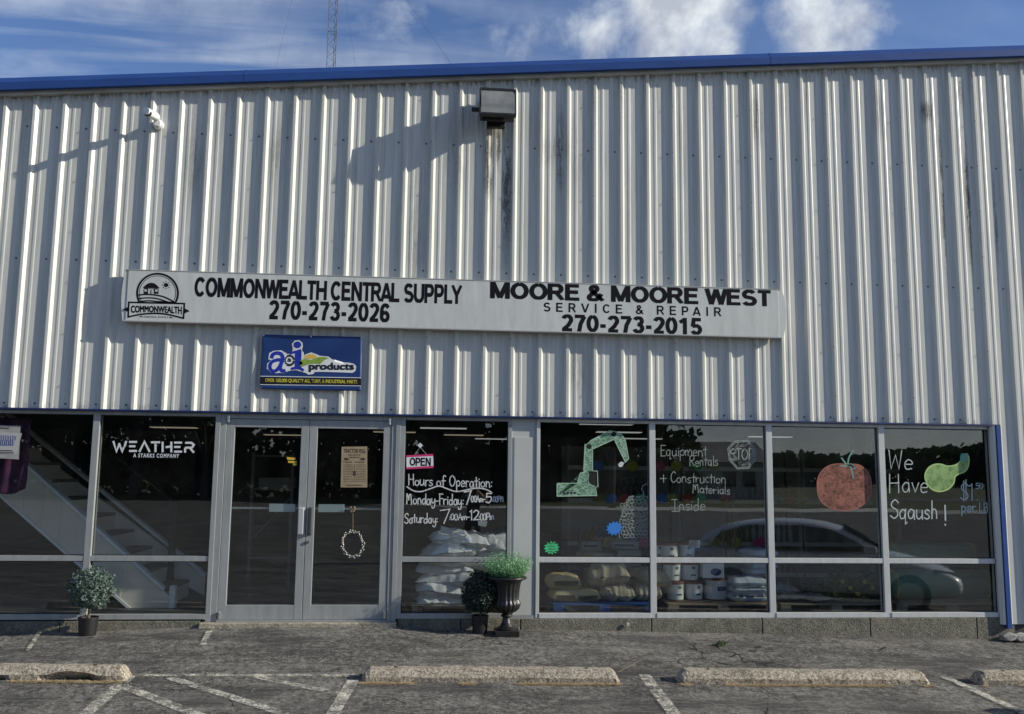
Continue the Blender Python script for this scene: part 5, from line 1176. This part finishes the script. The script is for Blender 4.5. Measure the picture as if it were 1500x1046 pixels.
# green rolls
ROLL = mat('green_fabric_roll', (.09, .20, .15), .45, vcol=(.15, .28, .22), vscale=5, stretch=(2, 6, 6), bump=.003, bscale=30)
def roll(x0, x1, y, z, r, label):
    t = thing('fabric_roll', label, 'roll', ((x0+x1)/2, y, z))
    b = MB(); n = 36; vs = []
    for i in range(19):
        x = x0+(x1-x0)*i/18
        for k_ in range(n): a_ = 2*pi*k_/n; rr = r*(1+.018*noise.noise(Vector((x*3, a_, 1)))+.012*(k_/n)); vs.append((x, y+rr*cos(a_), z+rr*sin(a_)))
    f_ = [(i*n+k_, i*n+(k_+1) % n, (i+1)*n+(k_+1) % n, (i+1)*n+k_) for i in range(18) for k_ in range(n)]+[tuple(range(n))[::-1], tuple(range(18*n, 19*n))]
    link('roll_body', vs, f_, ROLL, t, smooth=True)
    for x in (x0+.06, x1-.06): b = MB(); b.tube((x-.009, y, z), (x+.009, y, z), r*1.035, 36); b.build('yellow_band', mat('yellow_band', (.40, .33, .06), .5), t)
roll(10.10, 11.36, .78, ZP+.175, .172, 'lower green fabric roll with yellow bands, behind the squash window')
roll(10.2, 11.3, .95, ZP+.50, .16, 'upper green fabric roll lying on the lower one'); roll(10.15, 11.36, 1.28, ZP+.17, .165, 'rear green fabric roll behind the lower one')
# yellow green bunch and dark things on the pallet
def leaf_cloud(name, n, fn, size, m, parent=None, seed=0, aspect=2.0, kind='stuff', up=0.0, loc=None):
    rnd = random.Random(seed); vs = []; fs = []
    for k_ in range(n):
        p, nrm = fn(rnd); s = size*rnd.uniform(.6, 1.3)
        d = Vector((rnd.gauss(0, 1), rnd.gauss(0, 1), rnd.gauss(0, 1)+up)).normalized(); d = (d+nrm*.5).normalized(); e_ = d.orthogonal().normalized(); e_ = (Matrix.Rotation(rnd.uniform(0, 6.28), 3, d) @ e_)
        f2_ = d.cross(e_); i = len(vs)
        vs += [p-e_*s*.5*aspect, p+f2_*s*.42, p+e_*s*.5*aspect, p-f2_*s*.42]; fs.append((i, i+1, i+2, i+3))
    o = link(name, vs, fs, m, parent, center=loc is None, local=loc is not None)
    if kind: o['kind'] = kind
    return o
LY = m_leaf('bunch_green_leaf', (.04, .08, .03), (.08, .12, .04)); bt = thing('leafy_bunch', 'dark green leafy bunch with yellow heads, on the pallet behind the lower tomato window', 'plants', (9.65, .75, ZP))
leaf_cloud('foliage', 700, lambda r: (Vector((9.62+r.gauss(0, .20), .78+r.gauss(0, .08), ZP+abs(r.gauss(.10, .09)))), Vector((0, -1, 0))), .05, LY, bt, 5, 2.2)
YH = mat('yellow_head', (.42, .36, .04), .6)
for k_ in range(6): p = Vector((9.40+.09*k_, .64, ZP+.08+.07*((k_*5) % 3))); MB().add([p+Vector(v)*.028 for v in ico], icf).build('yellow_head', YH, bt, smooth=True)
# long handled tools
TH = mat('tool_handle_wood', (.22, .16, .09), .6)
tl = thing('tool_barrel', 'bunch of long wooden tool handles standing behind the rentals lettering', 'tools', (8.5, 1.9, .05))
rnd = random.Random(6)
MB().lathe([(.20, 0), (.22, .45), (.225, .46)], (8.52, 1.95, .05), 20).build('barrel', SHM, tl)
for k_ in range(7): x = 8.52+rnd.uniform(-.1, .1); MB().tube((x, 1.95+rnd.uniform(-.1, .1), .1), (x+rnd.uniform(-.18, .18), 1.95+rnd.uniform(-.1, .1), rnd.uniform(1.15, 1.45)), .014, 8).build('handle', TH, tl)
yb_ = MB().box(at(700, 880, .35).x, at(741, 880, .35).x, .32, .55, .051, .30).build('yellow_crate', mat('yellow_plastic', (.50, .36, .04), .5), None, bevel=.01); tag(yb_, 'yellow plastic box low behind the glass between the clipped bush and urn', 'box')
MB().box(at(712, 890, .35).x, at(728, 890, .35).x, .316, .3195, .085, .12).build('dark_mark', DP, yb_)

for o in list(bpy.data.objects):
    if o.name.split('.')[0] in ('chalk_writing', 'digger_outline', 'net_drawing', 'tomato_stalk', 'print', 'blue_marks', 'black_marks', 'scrawl', 'bag_print', 'vinyl_lettering'): o['kind'] = 'stuff'
# ------------------------------------------------------------------ clipped bushes in pots
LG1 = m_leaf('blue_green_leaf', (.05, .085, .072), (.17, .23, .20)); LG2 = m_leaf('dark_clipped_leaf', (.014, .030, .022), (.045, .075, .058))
POT = mat('black_nursery_pot', (.012, .012, .013), .45); BARK = mat('thin_bark', (.17, .12, .08), .85, vcol=(.11, .08, .05), vscale=20)
def topiary(px, pyb, pyt, Y, rx, rz_, m, label, cz, pr):
    b0 = at(px, pyb, Y); g = gz(b0.x, Y); t = thing('potted_topiary', label, 'potted plant', (b0.x, Y, g))
    x, y = b0.x, Y
    b = MB(); b.lathe([(pr*.84, .0), (pr*.86, .005), (pr*.99, .155), (pr*1.03, .157), (pr*1.03, .175), (pr*.95, .176), (pr*.93, .150), (.01, .148)], (x, y, g), 28); b.build('pot', POT, t)
    MB().lathe([(pr*.92, .150), (pr*.9, .156), (.01, .16)], (x, y, g), 16).build('soil', mat('potting_soil', (.03, .022, .016), .95), t)
    MB().tube((x, y, g+.14), (x+.01, y, g+cz-.02), .014, 8, .010).build('trunk', BARK, t)
    c = Vector((x+.005, y, g+cz))
    def fn(r):
        d = Vector((r.gauss(0, 1), r.gauss(0, 1), r.gauss(0, 1))).normalized(); lump = 1+.14*noise.noise(d*2.4+Vector((px*.01, 0, 0)))+.16*noise.noise(d*5.5)
        rr = (r.random()**.22)*lump; return c+Vector((d.x*rx*rr, d.y*rx*rr, d.z*rz_*rr*(1 if d.z > 0 else .92))), d
    leaf_cloud('foliage', 5200, fn, .0175, m, t, int(px), 1.7)
    b = MB(); rnd = random.Random(int(px))
    for k_ in range(26):
        d = Vector((rnd.gauss(0, 1), rnd.gauss(0, 1), rnd.gauss(.2, 1))).normalized(); b.tube((x+.01, y, g+cz-.06), c+Vector((d.x*rx, d.y*rx, d.z*rz_))*.85, .004, 4, .0015)
    b.build('branches', BARK, t)['kind'] = 'stuff'
    return t
topiary(128, 929, 838, -.17, .218, .205, LG1, 'clipped blue green ball bush in a small black pot under the left windows', .445, .094)
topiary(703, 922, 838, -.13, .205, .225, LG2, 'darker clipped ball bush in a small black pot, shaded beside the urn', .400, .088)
# ------------------------------------------------------------------ urn
IRON = mat('black_urn_paint', (.010, .010, .010), .38, vcol=(.020, .019, .018), vscale=18, bump=.002, bscale=40)
uc = at(741, 926, -.20); ug = gz(uc.x, -.20); ux, uy = uc.x+.005, -.20
ur = thing('urn_planter', 'black fluted garden urn on a square foot, planted with bright green spiky foliage', 'planter', (ux, uy, ug))
MB().box(ux-.125, ux+.125, uy-.125, uy+.125, ug-.02, ug+.050).build('foot', IRON, ur, bevel=.006)
MB().lathe([(.108, .0502), (.112, .062), (.096, .070), (.070, .085), (.050, .115), (.040, .150), (.036, .168), (.052, .176), (.060, .188), (.052, .200), (.046, .206)], (ux, uy, ug), 32).build('stem', IRON, ur, smooth=False)
fl_ = lambda z, a_: 1+.045*cos(a_*18)*(1 if .215 < z < .50 else 0)
MB().lathe([(.046, .2065), (.060, .215), (.098, .235), (.128, .265), (.140, .300), (.136, .325), (.126, .340), (.122, .352), (.124, .42), (.134, .49), (.150, .535), (.170, .552)], (ux, uy, ug), 108, fl_).build('bowl', IRON, ur, smooth=True)
MB().lathe([(.165, .5525), (.196, .558), (.208, .568), (.206, .580), (.190, .588), (.160, .586), (.150, .560)], (ux, uy, ug), 48).build('rim', IRON, ur, smooth=True)
MB().lathe([(.158, .555), (.155, .575), (.01, .58)], (ux, uy, ug), 24).build('soil', MATS['potting_soil'], ur)
GR = m_leaf('bright_green_sprig', (.05, .19, .07), (.30, .52, .28)); rnd = random.Random(9)
vs, fs = [], []
for k_ in range(900):
    a_ = rnd.uniform(0, 2*pi); r0 = rnd.random()**.6*.15; le = rnd.uniform(.12, .31)*(1.12-.8*(r0/.15)**2*.35); d = Vector((cos(a_)*(.15+r0*4.2), sin(a_)*(.15+r0*4.2), 1)).normalized()
    p = Vector((ux+cos(a_)*r0, uy+sin(a_)*r0, ug+.572)); side = d.orthogonal().normalized(); side = Matrix.Rotation(rnd.uniform(0, 6.3), 3, d) @ side
    for s in range(6):
        t_ = (s+.6)/6; q = p+d*le*t_+Vector((0, 0, -.035*t_*t_)); w = Matrix.Rotation(s*2.4, 3, d) @ side; L_ = .022*(1.15-t_*.5); i = len(vs)
        tip = q+(w+d*1.2).normalized()*L_*1.3; wd = d.cross(w)*.0045; vs += [q-wd, q+wd, tip]; fs.append((i, i+1, i+2))
    i = len(vs); wd = side*.0018; e_ = p+d*le+Vector((0, 0, -.035)); vs += [p-wd, p+wd, e_]; fs.append((i, i+1, i+2))
tag(link('foliage', vs, fs, GR, ur), kind='stuff')

# ------------------------------------------------------------------ wheel stops
def wheel_stop(px0, px1, label, notches=(), chip=0, seed=1):
    py = 997+(px0-530)*.009
    a = gpt(px0, py); y0 = -1.85
    # solve the end x positions on the front line y = -1.85
    def xat(px):
        lo = at(px, 1000, y0); return lo.x
    xa_, xb_ = (xat(px0) if px0 > -100 else 0), xat(px1)
    if px0 < 0: xa_ = xb_-2.12
    if px1 > 1500: xb_ = xa_+2.12
    L_ = xb_-xa_; n = 64; prof = [(-.088, 0), (-.094, .044), (-.048, .105), (.050, .108), (.088, .05), (.095, 0)]; vs = []
    for i in range(n+1):
        u = i/n; x = xa_+L_*u; e_ = min(u, 1-u)*L_; k_ = min(1, e_/.075); k_ = .62+.38*k_
        for j, (py_, pz) in enumerate(prof):
            nn = noise.noise(Vector((x*7+seed, py_*30, pz*30)))*.006+noise.noise(Vector((x*30+seed, py_*60, pz*60)))*.003
            z = pz*(1 if e_ > .06 else .25+.75*(e_/.06)**.6); yy = py_*(1 if e_ > .02 else .8)
            if j in (0, 1, 2):
                for (c0, c1, hh) in notches:
                    if c0 < x < c1:
                        t_ = sin(pi*((x-c0)/(c1-c0)))**.6; 
                        if j == 0: yy += .085*t_
                        if j == 1: z = max(z, hh*t_+.01); yy += .002
            vs.append((x, y0+.095+yy+nn, gz(x, y0)+z-(.01 if pz == 0 else 0)+(nn if pz else 0)))
    m_ = len(prof); fs = [(i*m_+j, i*m_+j+1, (i+1)*m_+j+1, (i+1)*m_+j) for i in range(n) for j in range(m_-1)]+[tuple(range(m_))[::-1], tuple(range(n*m_, (n+1)*m_)), ]
    fs = [f[::-1] for f in fs]
    o = link('wheel_stop', vs, fs, CONC, None); tag(o, label, 'wheel stop', 'concrete wheel stops')
    b = MB()
    for x in (xa_+.28, xb_-.28): b.tube((x, y0+.095, gz(x, y0)+.09), (x, y0+.095, gz(x, y0)+.113), .014, 10)
    b.build('fixing_pins', mat('rusty_steel', (.06, .035, .022), .8), o)
    return xa_, xb_
n0 = at(55, 1000, -1.85).x; n1 = at(152, 1000, -1.85).x; n2 = at(-60, 1000, -1.85).x; n3 = at(14, 1000, -1.85).x
ST = [wheel_stop(-300, 184, 'concrete wheel stop at the left edge with dark hollows under its front', [(n0, n1, .070), (n2, n3, .025)], seed=1),
      wheel_stop(529, 909, 'concrete wheel stop in front of the doors and hours window', seed=2),
      wheel_stop(996, 1364, 'concrete wheel stop in front of the digger and rentals windows', seed=3),
      wheel_stop(1436, 1900, 'concrete wheel stop cut off by the right edge of the picture', seed=4)]
# dry grass, grit and leaves caught in front of the stops and along the wall
STRAW = mat('dry_grass', (.52, .40, .23), .9, vcol=(.34, .24, .12), vscale=20); rnd = random.Random(33); vs, fs = [], []
def blade(x, y, L_, a_, lift, w=.002):
    p = Vector((x, y, gz(x, y)+.004)); d = Vector((cos(a_), sin(a_), lift)); q = p+d*L_; s = Vector((-sin(a_), cos(a_), 0))*w; i = len(vs)
    vs.extend([p-s, p+s, q+s*.3, q-s*.3]); fs.append((i, i+1, i+2, i+3))
for (xa_, xb_) in ST:
    for k_ in range(2600):
        u = rnd.random(); x = xa_+(xb_-xa_)*u; dens = noise.noise(Vector((x*2.2, 3, 0)))
        if dens < -.05: continue
        blade(x, -1.868-abs(rnd.gauss(.012, .022)), rnd.uniform(.01, .055), rnd.gauss(0, .5)+(pi if rnd.random() < .5 else 0), rnd.uniform(0, .3), .0035)
for k_ in range(500):
    x = rnd.uniform(-.5, 11); 
    if 2.36 < x < 4.36: continue
    blade(x, -.02-abs(rnd.gauss(0, .05)), rnd.uniform(.01, .05), rnd.uniform(0, 6.3), rnd.uniform(0, .3), .002)
for k_ in range(160): blade(rnd.uniform(-.5, 11), rnd.uniform(-2.9, -.1), rnd.uniform(.02, .07), rnd.uniform(0, 6.3), .02, .0018)
for (x0, y0_, x1, y1_) in ((906, 985, 946, 963), (640, 963, 676, 957), (655, 965, 690, 961)):
    a, b_ = gpt(x0, y0_), gpt(x1, y1_); d = b_-a; blade(a.x, a.y, d.length, atan2(d.y, d.x), .04, .004)
tag(link('dry_grass', vs, fs, STRAW), kind='stuff')
GRIT = mat('grit', (.34, .32, .28), .9, vcol=(.16, .15, .13), vscale=30); vs, fs = [], []
for k_ in range(4200):
    x, y = rnd.uniform(-1, 12), -rnd.random()**.8*3.2
    if rnd.random() < .35: y = -1.87-abs(rnd.gauss(0, .04))
    if rnd.random() < .25: y = -.03-abs(rnd.gauss(0, .04))
    r = rnd.uniform(.002, .0065)*(1.7 if rnd.random() < .04 else 1); p = Vector((x, y, gz(x, y)+r*.4)); i = len(vs)
    vs.extend([p+Vector((r, 0, 0)), p+Vector((0, r*.8, 0)), p-Vector((r, 0, 0)), p-Vector((0, r*.8, 0)), p+Vector((0, 0, r*.8))]); fs.extend([(i, i+1, i+4), (i+1, i+2, i+4), (i+2, i+3, i+4), (i+3, i, i+4)])
tag(link('grit', vs, fs, GRIT), kind='stuff')
DL = mat('dead_leaf', (.10, .065, .04), .8)
for k_, (px, py, lab) in enumerate(((1293, 952, 'dead brown leaf on the asphalt in front of the tomato window'), (184, 937, 'dark twig scrap on the asphalt right of the left bush'), (220, 924, 'dark leaf scrap close to the wall under the lettered window'), (1076, 962, 'crumpled tan leaf near the small weed'))):
    p = gpt(px, py); vs = []
    for j in range(3):
        for i in range(5): u, v = i/4-.5, j/2-.5; vs.append((p.x+u*.085, p.y+v*.045*(1-abs(u)*1.4), p.z+.008+.018*abs(v)+.012*sin(u*5)))
    tag(link('dead_leaf', vs, [(j*5+i, j*5+i+1, (j+1)*5+i+1, (j+1)*5+i) for j in range(2) for i in range(4)], DL), lab, 'leaf')
WEED = m_leaf('weed_leaf', (.06, .09, .03), (.14, .17, .07))
for k_, (px, py, n, s, lab) in enumerate(((1057, 946, 60, .05, 'small flat weed growing through the asphalt before the rentals window'), (583, 914, 30, .03, 'tiny weed at the foot of the right door jamb'), (125, 995, 50, .035, 'tuft of weeds at the hollow of the left wheel stop'), (535, 992, 30, .03, 'thin weeds at the left end of the middle wheel stop'))):
    p = gpt(px, py); 
    def fn(r, p=p, s=s): a_ = r.uniform(0, 6.3); q = r.random(); return p+Vector((cos(a_)*s*q*1.3, sin(a_)*s*q, .006+r.random()*s*.8)), Vector((0, 0, 1))
    o = leaf_cloud('weed', n, fn, .018, WEED, None, k_, 2.6, kind=None); tag(o, lab, 'weed')
rb = MB(); rnd = random.Random(77)
for k_, (px, lab) in enumerate(((1478, 'pale broken concrete lump at the corner foot, left one'), (1494, 'pale broken concrete lump at the corner foot, right one'))):
    p = at(px, 930, -.10); g = gz(p.x, -.1); vs = [Vector((p.x, -.10, g+.05))+Vector((v[0]*.12*(1+.5*noise.noise(Vector(v)*2+Vector((k_*4, 0, 0)))), v[1]*.08, v[2]*.055*(1+.6*noise.noise(Vector(v)*3+Vector((k_*4, 5, 0)))))) for v in ico]
    o = link('concrete_lump', vs, icf, m_concrete('broken_concrete', (.36, .35, .32), (.25, .24, .22)) if 'broken_concrete' not in MATS else MATS['broken_concrete'], None); tag(o, lab, 'rubble')
p = at(919, 915, -.03)
tag(link('plaster_chip', [p+Vector((v[0]*.022*(1+v[2]*.5), v[1]*.010, v[2]*.028)) for v in ico], icf, MATS['broken_concrete']), 'pale chip stuck on the foundation below the digger window', 'rubble')

# ------------------------------------------------------------------ radio mast behind the building
GALV = mat('galvanised_mast', (.09, .09, .10), .7)
mt_Y = 62.0; mb0 = at(487.5, 60, mt_Y); mx, my = mb0.x, mt_Y
ms = thing('radio_mast', 'thin triangular lattice mast rising behind the roof', 'mast', (mx, my, -.35))
R_ = .42; legs = [Vector((R_*cos(a_), R_*sin(a_), 0)) for a_ in (radians(200), radians(320), radians(80))]
for l in legs: MB().tube((mx+l.x, my+l.y, -.35), (mx+l.x, my+l.y, 62), .030, 6).build('leg', GALV, ms)
b = MB(); z = 18.0; k_ = 0
while z < 61:
    for i in range(3):
        p, q = legs[i], legs[(i+1) % 3]; o_ = Vector((mx, my, 0)); b.tube(o_+p+Vector((0, 0, z)), o_+q+Vector((0, 0, z+.55)), .013, 4); b.tube(o_+q+Vector((0, 0, z+.55)), o_+p+Vector((0, 0, z+1.1)), .013, 4)
        if k_ % 3 == 0: b.tube(o_+p+Vector((0, 0, z)), o_+q+Vector((0, 0, z)), .016, 4)
    z += 1.1; k_ += 1
tag(b.build('lattice_bracing', GALV, ms), kind='stuff')
for (qx, qy) in ((655, 85), (405, 95), (520, 92)):
    q = at(qx, qy, 58); d = Vector((q.x-mx, q.y-my, 0)); top_z = {655: 60, 405: 58, 520: 50}[qx]
    if qx == 655: p0 = at(588, -10, mt_Y)
    elif qx == 405: p0 = at(430, -10, mt_Y)
    else: p0 = at(505, -10, mt_Y)
    dv = (p0-q); A = q-dv*3.0; Bz = p0+dv*2.0
    MB().tube((mx, my, 60), (q.x+(q.x-mx)*.0, 58, q.z), .011, 4) if False else MB().tube(q-dv*1.5, p0+dv*1.2, .011, 4).build('guy_wire', GALV, ms)

# ------------------------------------------------------------------ what the glass reflects: trees, house, road side, car, the person taking the picture
TL = [m_leaf('tree_leaf_dark', (.020, .040, .012), (.045, .075, .022)), m_leaf('tree_leaf_mid', (.03, .055, .015), (.06, .09, .03))]
TB = mat('tree_bark', (.09, .07, .055), .9, vcol=(.05, .04, .032), vscale=3)
def tree(seed, h, r, mi):
    t = thing('roadside_tree', 'x', 'tree'); rnd = random.Random(seed); g0 = Vector((0, 0, 0)); blobs = []
    b = MB(); tr = h*.028
    b.tube((0, 0, -.2), (.1, 0, h*.4), tr, 10, tr*.7); b.tube((.1, 0, h*.4), (0, .1, h*.75), tr*.7, 8, tr*.25)
    for k_ in range(11):
        a_ = k_*2.4; z0 = h*rnd.uniform(.22, .5); q = Vector((cos(a_)*r*rnd.uniform(.4, .8), sin(a_)*r*rnd.uniform(.4, .8), h*rnd.uniform(.45, .85))); b.tube((.05, 0, z0), q, tr*.35, 6, tr*.08); blobs.append((q, r*rnd.uniform(.30, .48)))
    blobs.append((Vector((0, 0, h*.86)), r*.4)); link('trunk', b.v, b.f, TB, t, local=True, center=False)
    def fn(r_):
        c, R = blobs[r_.randrange(len(blobs))]; d = Vector((r_.gauss(0, 1), r_.gauss(0, 1), r_.gauss(0, .8))).normalized(); return c+d*R*(r_.random()**.4)*(1+.25*noise.noise(d*3+c)), d
    leaf_cloud('crown', 9000, fn, .30, TL[mi], t, seed, 1.8, kind=None, loc=True)
    return t
pt = [tree(1, 11, 4.2, 0), tree(2, 9.5, 3.8, 1), tree(3, 12.5, 4.6, 0)]
for t in pt: index_kids(t)
rnd = random.Random(50); xs = [-27, -22, -17.5, -13, -8.5, -4, .5, 4.5, 9, 13, 17, 20.5]
for k_, x in enumerate(xs):
    p = pt[k_ % 3]; y = -47-rnd.uniform(0, 7); loc = (x+rnd.uniform(-1, 1), y, gz(0, -42)-.1)
    lab = '%s green tree across the car park, %s from the left of the row' % (('dark', 'lighter', 'tall dark')[k_ % 3], ORD[k_])
    if k_ < 3: p.location = loc; p['label'] = lab; p['group'] = 'trees across the car park'
    else: copy_thing(p, loc, rnd.uniform(0, 6), lab, 'trees across the car park')
vs, fs = [], []; rnd = random.Random(60)
for k_ in range(26000):
    x = rnd.uniform(-190, 290); y = -150-rnd.uniform(0, 14); hh = 5.0+2.2*noise.noise(Vector((x*.03, 0, 0)))+1.5*noise.noise(Vector((x*.12, 4, 0)))+max(0, (x-55))*.05
    p = Vector((x, y, ge+rnd.random()**.8*hh)); d = Vector((rnd.gauss(0, 1), rnd.gauss(0, 1), rnd.gauss(0, 1))).normalized()*.75; e_ = d.orthogonal().normalized()*.6; i = len(vs)
    vs += [p-d, p+e_, p+d, p-e_]; fs.append((i, i+1, i+2, i+3))
for k_ in range(12000):  # hedge added behind the tree row to hide the horizon light
    x = rnd.uniform(-32, 24); y = -53-rnd.uniform(0, 4); hh = 5.6+1.8*noise.noise(Vector((x*.2, 0, 0))); p = Vector((x, y, ge+rnd.random()*hh)); d = Vector((rnd.gauss(0, 1), rnd.gauss(0, 1), rnd.gauss(0, 1))).normalized()*.3; e_ = d.orthogonal().normalized()*.26; i = len(vs)
    vs += [p-d, p+e_, p+d, p-e_]; fs.append((i, i+1, i+2, i+3))
tag(link('treeline_and_added_hedge', vs, fs, TL[0], None, center=False), kind='stuff')
# house
hs = thing('house', 'small pale house with a low gable roof beyond the road', 'house', (27, -62, ge)); HWm = mat('house_siding', (.42, .41, .38), .7); HR = mat('house_roof', (.22, .21, .20), .8)
MB().box(23.5, 31, -66, -59.5, ge, ge+3.0).build('wall', HWm, hs)
vs = [(23, -67, ge+2.9), (31.5, -67, ge+2.9), (31.5, -58.8, ge+2.9), (23, -58.8, ge+2.9), (23, -62.8, ge+4.6), (31.5, -62.8, ge+4.6)]
link('roof', vs, [(0, 1, 5, 4), (3, 4, 5, 2), (0, 4, 3), (1, 2, 5), (0, 3, 2, 1)], HR, hs)
for x in (24.5, 27.6, 29.2): MB().box(x, x+1, -59.5, -59.42, ge+1, ge+2.2).build('window', LK, hs)
# car (nose along local +x)
CP = mat('silver_car_paint', (.85, .86, .87), .28, metal=.0, coat=.8); CG = mat('car_glass', (.008, .009, .010), .05); TY = mat('tyre_rubber', (.018, .018, .018), .8); RM = mat('alloy_rim', (.5, .5, .52), .3, metal=.8)
car = thing('parked_car', 'silver hatchback parked side on at the right, mirrored in the shop windows', 'car', CAR_LOC, CAR_ROT); car.scale = (.9, .9, .9)
def loft(st_, name, m, sub=2):
    vs = []; n = len(st_[0][1])
    for x, pr2 in st_: vs += [(x, y, z) for y, z in pr2]
    fs = [(i*n+j, i*n+(j+1) % n, (i+1)*n+(j+1) % n, (i+1)*n+j) for i in range(len(st_)-1) for j in range(n)]+[tuple(range(n))[::-1], tuple(range((len(st_)-1)*n, len(st_)*n))]
    return link(name, vs, fs, m, car, smooth=True, local=True, subd=sub)
def sec(hw, zb, zt, crown=.04): return [(-hw*.92, zb), (hw*.92, zb), (hw, zb+.15), (hw, zt-.12), (hw*.9, zt), (0, zt+crown), (-hw*.9, zt), (-hw, zt-.12), (-hw, zb+.15)]
loft([(-2.28, sec(.72, .38, .80)), (-2.2, sec(.82, .28, .92)), (-1.6, sec(.89, .20, .98)), (-.6, sec(.90, .18, .97)), (.6, sec(.90, .18, .95)), (1.1, sec(.90, .18, .94)), (1.7, sec(.88, .20, .82)), (2.1, sec(.82, .22, .68)), (2.28, sec(.70, .30, .55))], 'body', CP)
def cab(hw0, hw1, z0, z1): return [(-hw0, z0), (hw0, z0), (hw1, z1-.06), (hw1*.85, z1), (0, z1+.02), (-hw1*.85, z1), (-hw1, z1-.06)]
loft([(-2.05, cab(.70, .62, .88, 1.00)), (-1.75, cab(.80, .64, .90, 1.26)), (-1.1, cab(.82, .64, .92, 1.42)), (-.2, cab(.83, .65, .92, 1.45)), (.35, cab(.82, .64, .92, 1.38)), (.85, cab(.80, .62, .92, 1.14)), (1.2, cab(.74, .6, .88, .96))], 'cabin', CP)
for s in (-1, 1):
    pts = [(-1.72, 1.00), (-1.55, 1.22), (-1.1, 1.345), (-.2, 1.365), (.25, 1.31), (.62, 1.14), (.85, 1.0)]
    b = MB(); n = len(pts); vs = [(x, s*(.865-(z-.92)*.36), z) for x, z in pts]; link('side_window', vs, [tuple(range(n)) if s < 0 else tuple(range(n))[::-1]], CG, car, local=True)
    link('headlight', [(2.22-.42*u-.02, s*(.60+.28*u), .56+.10*v+.08*u) for u in (0, .5, 1) for v in (0, 1)], [(0, 2, 3, 1), (2, 4, 5, 3)], mat('headlight_glass', (.6, .6, .6), .1, coat=1), car, local=True)
    b = MB(); b.box(.75, .95, min(s*.90, s*1.05), max(s*.90, s*1.05), .95, 1.08); link('mirror', b.v, b.f, CP, car, local=True, bevel=.03)
    for x in (-1.38, 1.42):
        w_ = MB().tube((x, s*.76, .32), (x, s*.905, .32), .32, 28); o = link('wheel', w_.v, w_.f, TY, car, local=True, bevel=.03)
        b = MB(); b.tube((0, s*.074, 0), (0, s*.082, 0), .20, 20); link('rim', b.v, b.f, RM, o, local=True)
    b = MB(); b.box(-1.05, 1.1, min(s*.885, s*.905), max(s*.885, s*.905), .22, .30); link('sill_trim', b.v, b.f, TY, car, local=True)
link('windscreen', [(.48, -.56, 1.345), (.48, .56, 1.345), (1.16, .66, .99), (1.16, -.66, .99)], [(0, 1, 2, 3)], CG, car, local=True)
# person
def skin_person(x, y, g):
    J = [((0, 0, .95), .135), ((0, .01, 1.12), .125), ((0, .0, 1.34), .150), ((0, .02, 1.49), .06), ((0, .04, 1.56), .075), ((0, .045, 1.66), .098), ((0, .035, 1.745), .07),
         ((-.19, 0, 1.42), .062), ((-.33, .10, 1.22), .047), ((-.13, .32, 1.46), .034), ((-.07, .36, 1.52), .028),
         ((.19, 0, 1.42), .062), ((.33, .10, 1.22), .047), ((.13, .32, 1.46), .034), ((.07, .36, 1.52), .028),
         ((-.11, 0, .86), .095), ((-.13, .02, .48), .062), ((-.13, -.02, .09), .045), ((-.14, .15, .04), .040),
         ((.11, 0, .86), .095), ((.13, .02, .48), .062), ((.13, -.02, .09), .045), ((.14, .15, .04), .040)]
    E_ = [(0, 1), (1, 2), (2, 3), (3, 4), (4, 5), (5, 6), (2, 7), (7, 8), (8, 9), (9, 10), (2, 11), (11, 12), (12, 13), (13, 14), (0, 15), (15, 16), (16, 17), (17, 18), (0, 19), (19, 20), (20, 21), (21, 22)]
    base = len(J)
    for s, w0 in ((-1, 10), (1, 14)):
        wx, wy, wz = J[w0][0]
        for f in range(4): i = len(J); J += [((wx-s*(-.005)+s*(.0), wy+.02, wz-.03+f*.021), .010), ((wx-s*.04, wy+.045, wz-.03+f*.021), .008)]; E_ += [(w0, i), (i, i+1)]
        i = len(J); J += [((wx+s*(.01)-s*.03, wy-.01, wz+.03), .010)]; E_ += [(w0, i)]
    me = bpy.data.meshes.new('person'); me.from_pydata([j[0] for j in J], E_, []); o = bpy.data.objects.new('person', me); COL.objects.link(o); o.location = (x, y, g)
    md = o.modifiers.new('skin', 'SKIN'); md.use_smooth_shade = True
    lay = me.skin_vertices[0].data if me.skin_vertices else None
    if lay is None:
        bpy.context.view_layer.objects.active = o
    lay = me.skin_vertices[0].data
    for k2, j in enumerate(J): lay[k2].radius = (j[1], j[1])
    lay[0].use_root = True
    s_ = o.modifiers.new('sub', 'SUBSURF'); s_.levels = 2; s_.render_levels = 2
    g_ = G('person_clothes_and_skin'); z_ = g_.xyz(); gs = g_.rng(z_[2], g+1.485, g+1.50); hands = g_.math('MULTIPLY', g_.rng(z_[1], y+.29, y+.30), 1)
    sk_ = g_.math('MAXIMUM', gs, hands); legs_ = g_.rng(z_[2], g+.93, g+.94)
    c_ = g_.mix(legs_, (.03, .035, .05), (.05, .05, .055)); c_ = g_.mix(sk_, c_, (.45, .28, .20)); g_.L(c_, g_.b.inputs['Base Color']); me.materials.append(g_.m)
    return o
pg = gz(5.6, -10); per = skin_person(5.62, -9.95, pg); tag(per, 'person in dark clothes with both arms raised, holding up a phone', 'person')
b = MB(); vs = []; 
for i in range(7):
    for k2 in range(14):
        ph = i/6*1.5; th = 2*pi*k2/14; vs.append((5.62+.105*cos(th)*cos(ph-.0), -9.92+.115*sin(th)*cos(ph), pg+1.69+.11*sin(ph)))
link('hair', vs, [(i*14+k2, i*14+(k2+1) % 14, (i+1)*14+(k2+1) % 14, (i+1)*14+k2) for i in range(6) for k2 in range(14)], mat('dark_hair', (.03, .02, .015), .7), per, smooth=True)
tag(MB().box(5.545, 5.695, -9.60, -9.59, pg+1.47, pg+1.55).build('phone', HRM, None, bevel=.003), 'black phone held up in front of the face', 'phone')
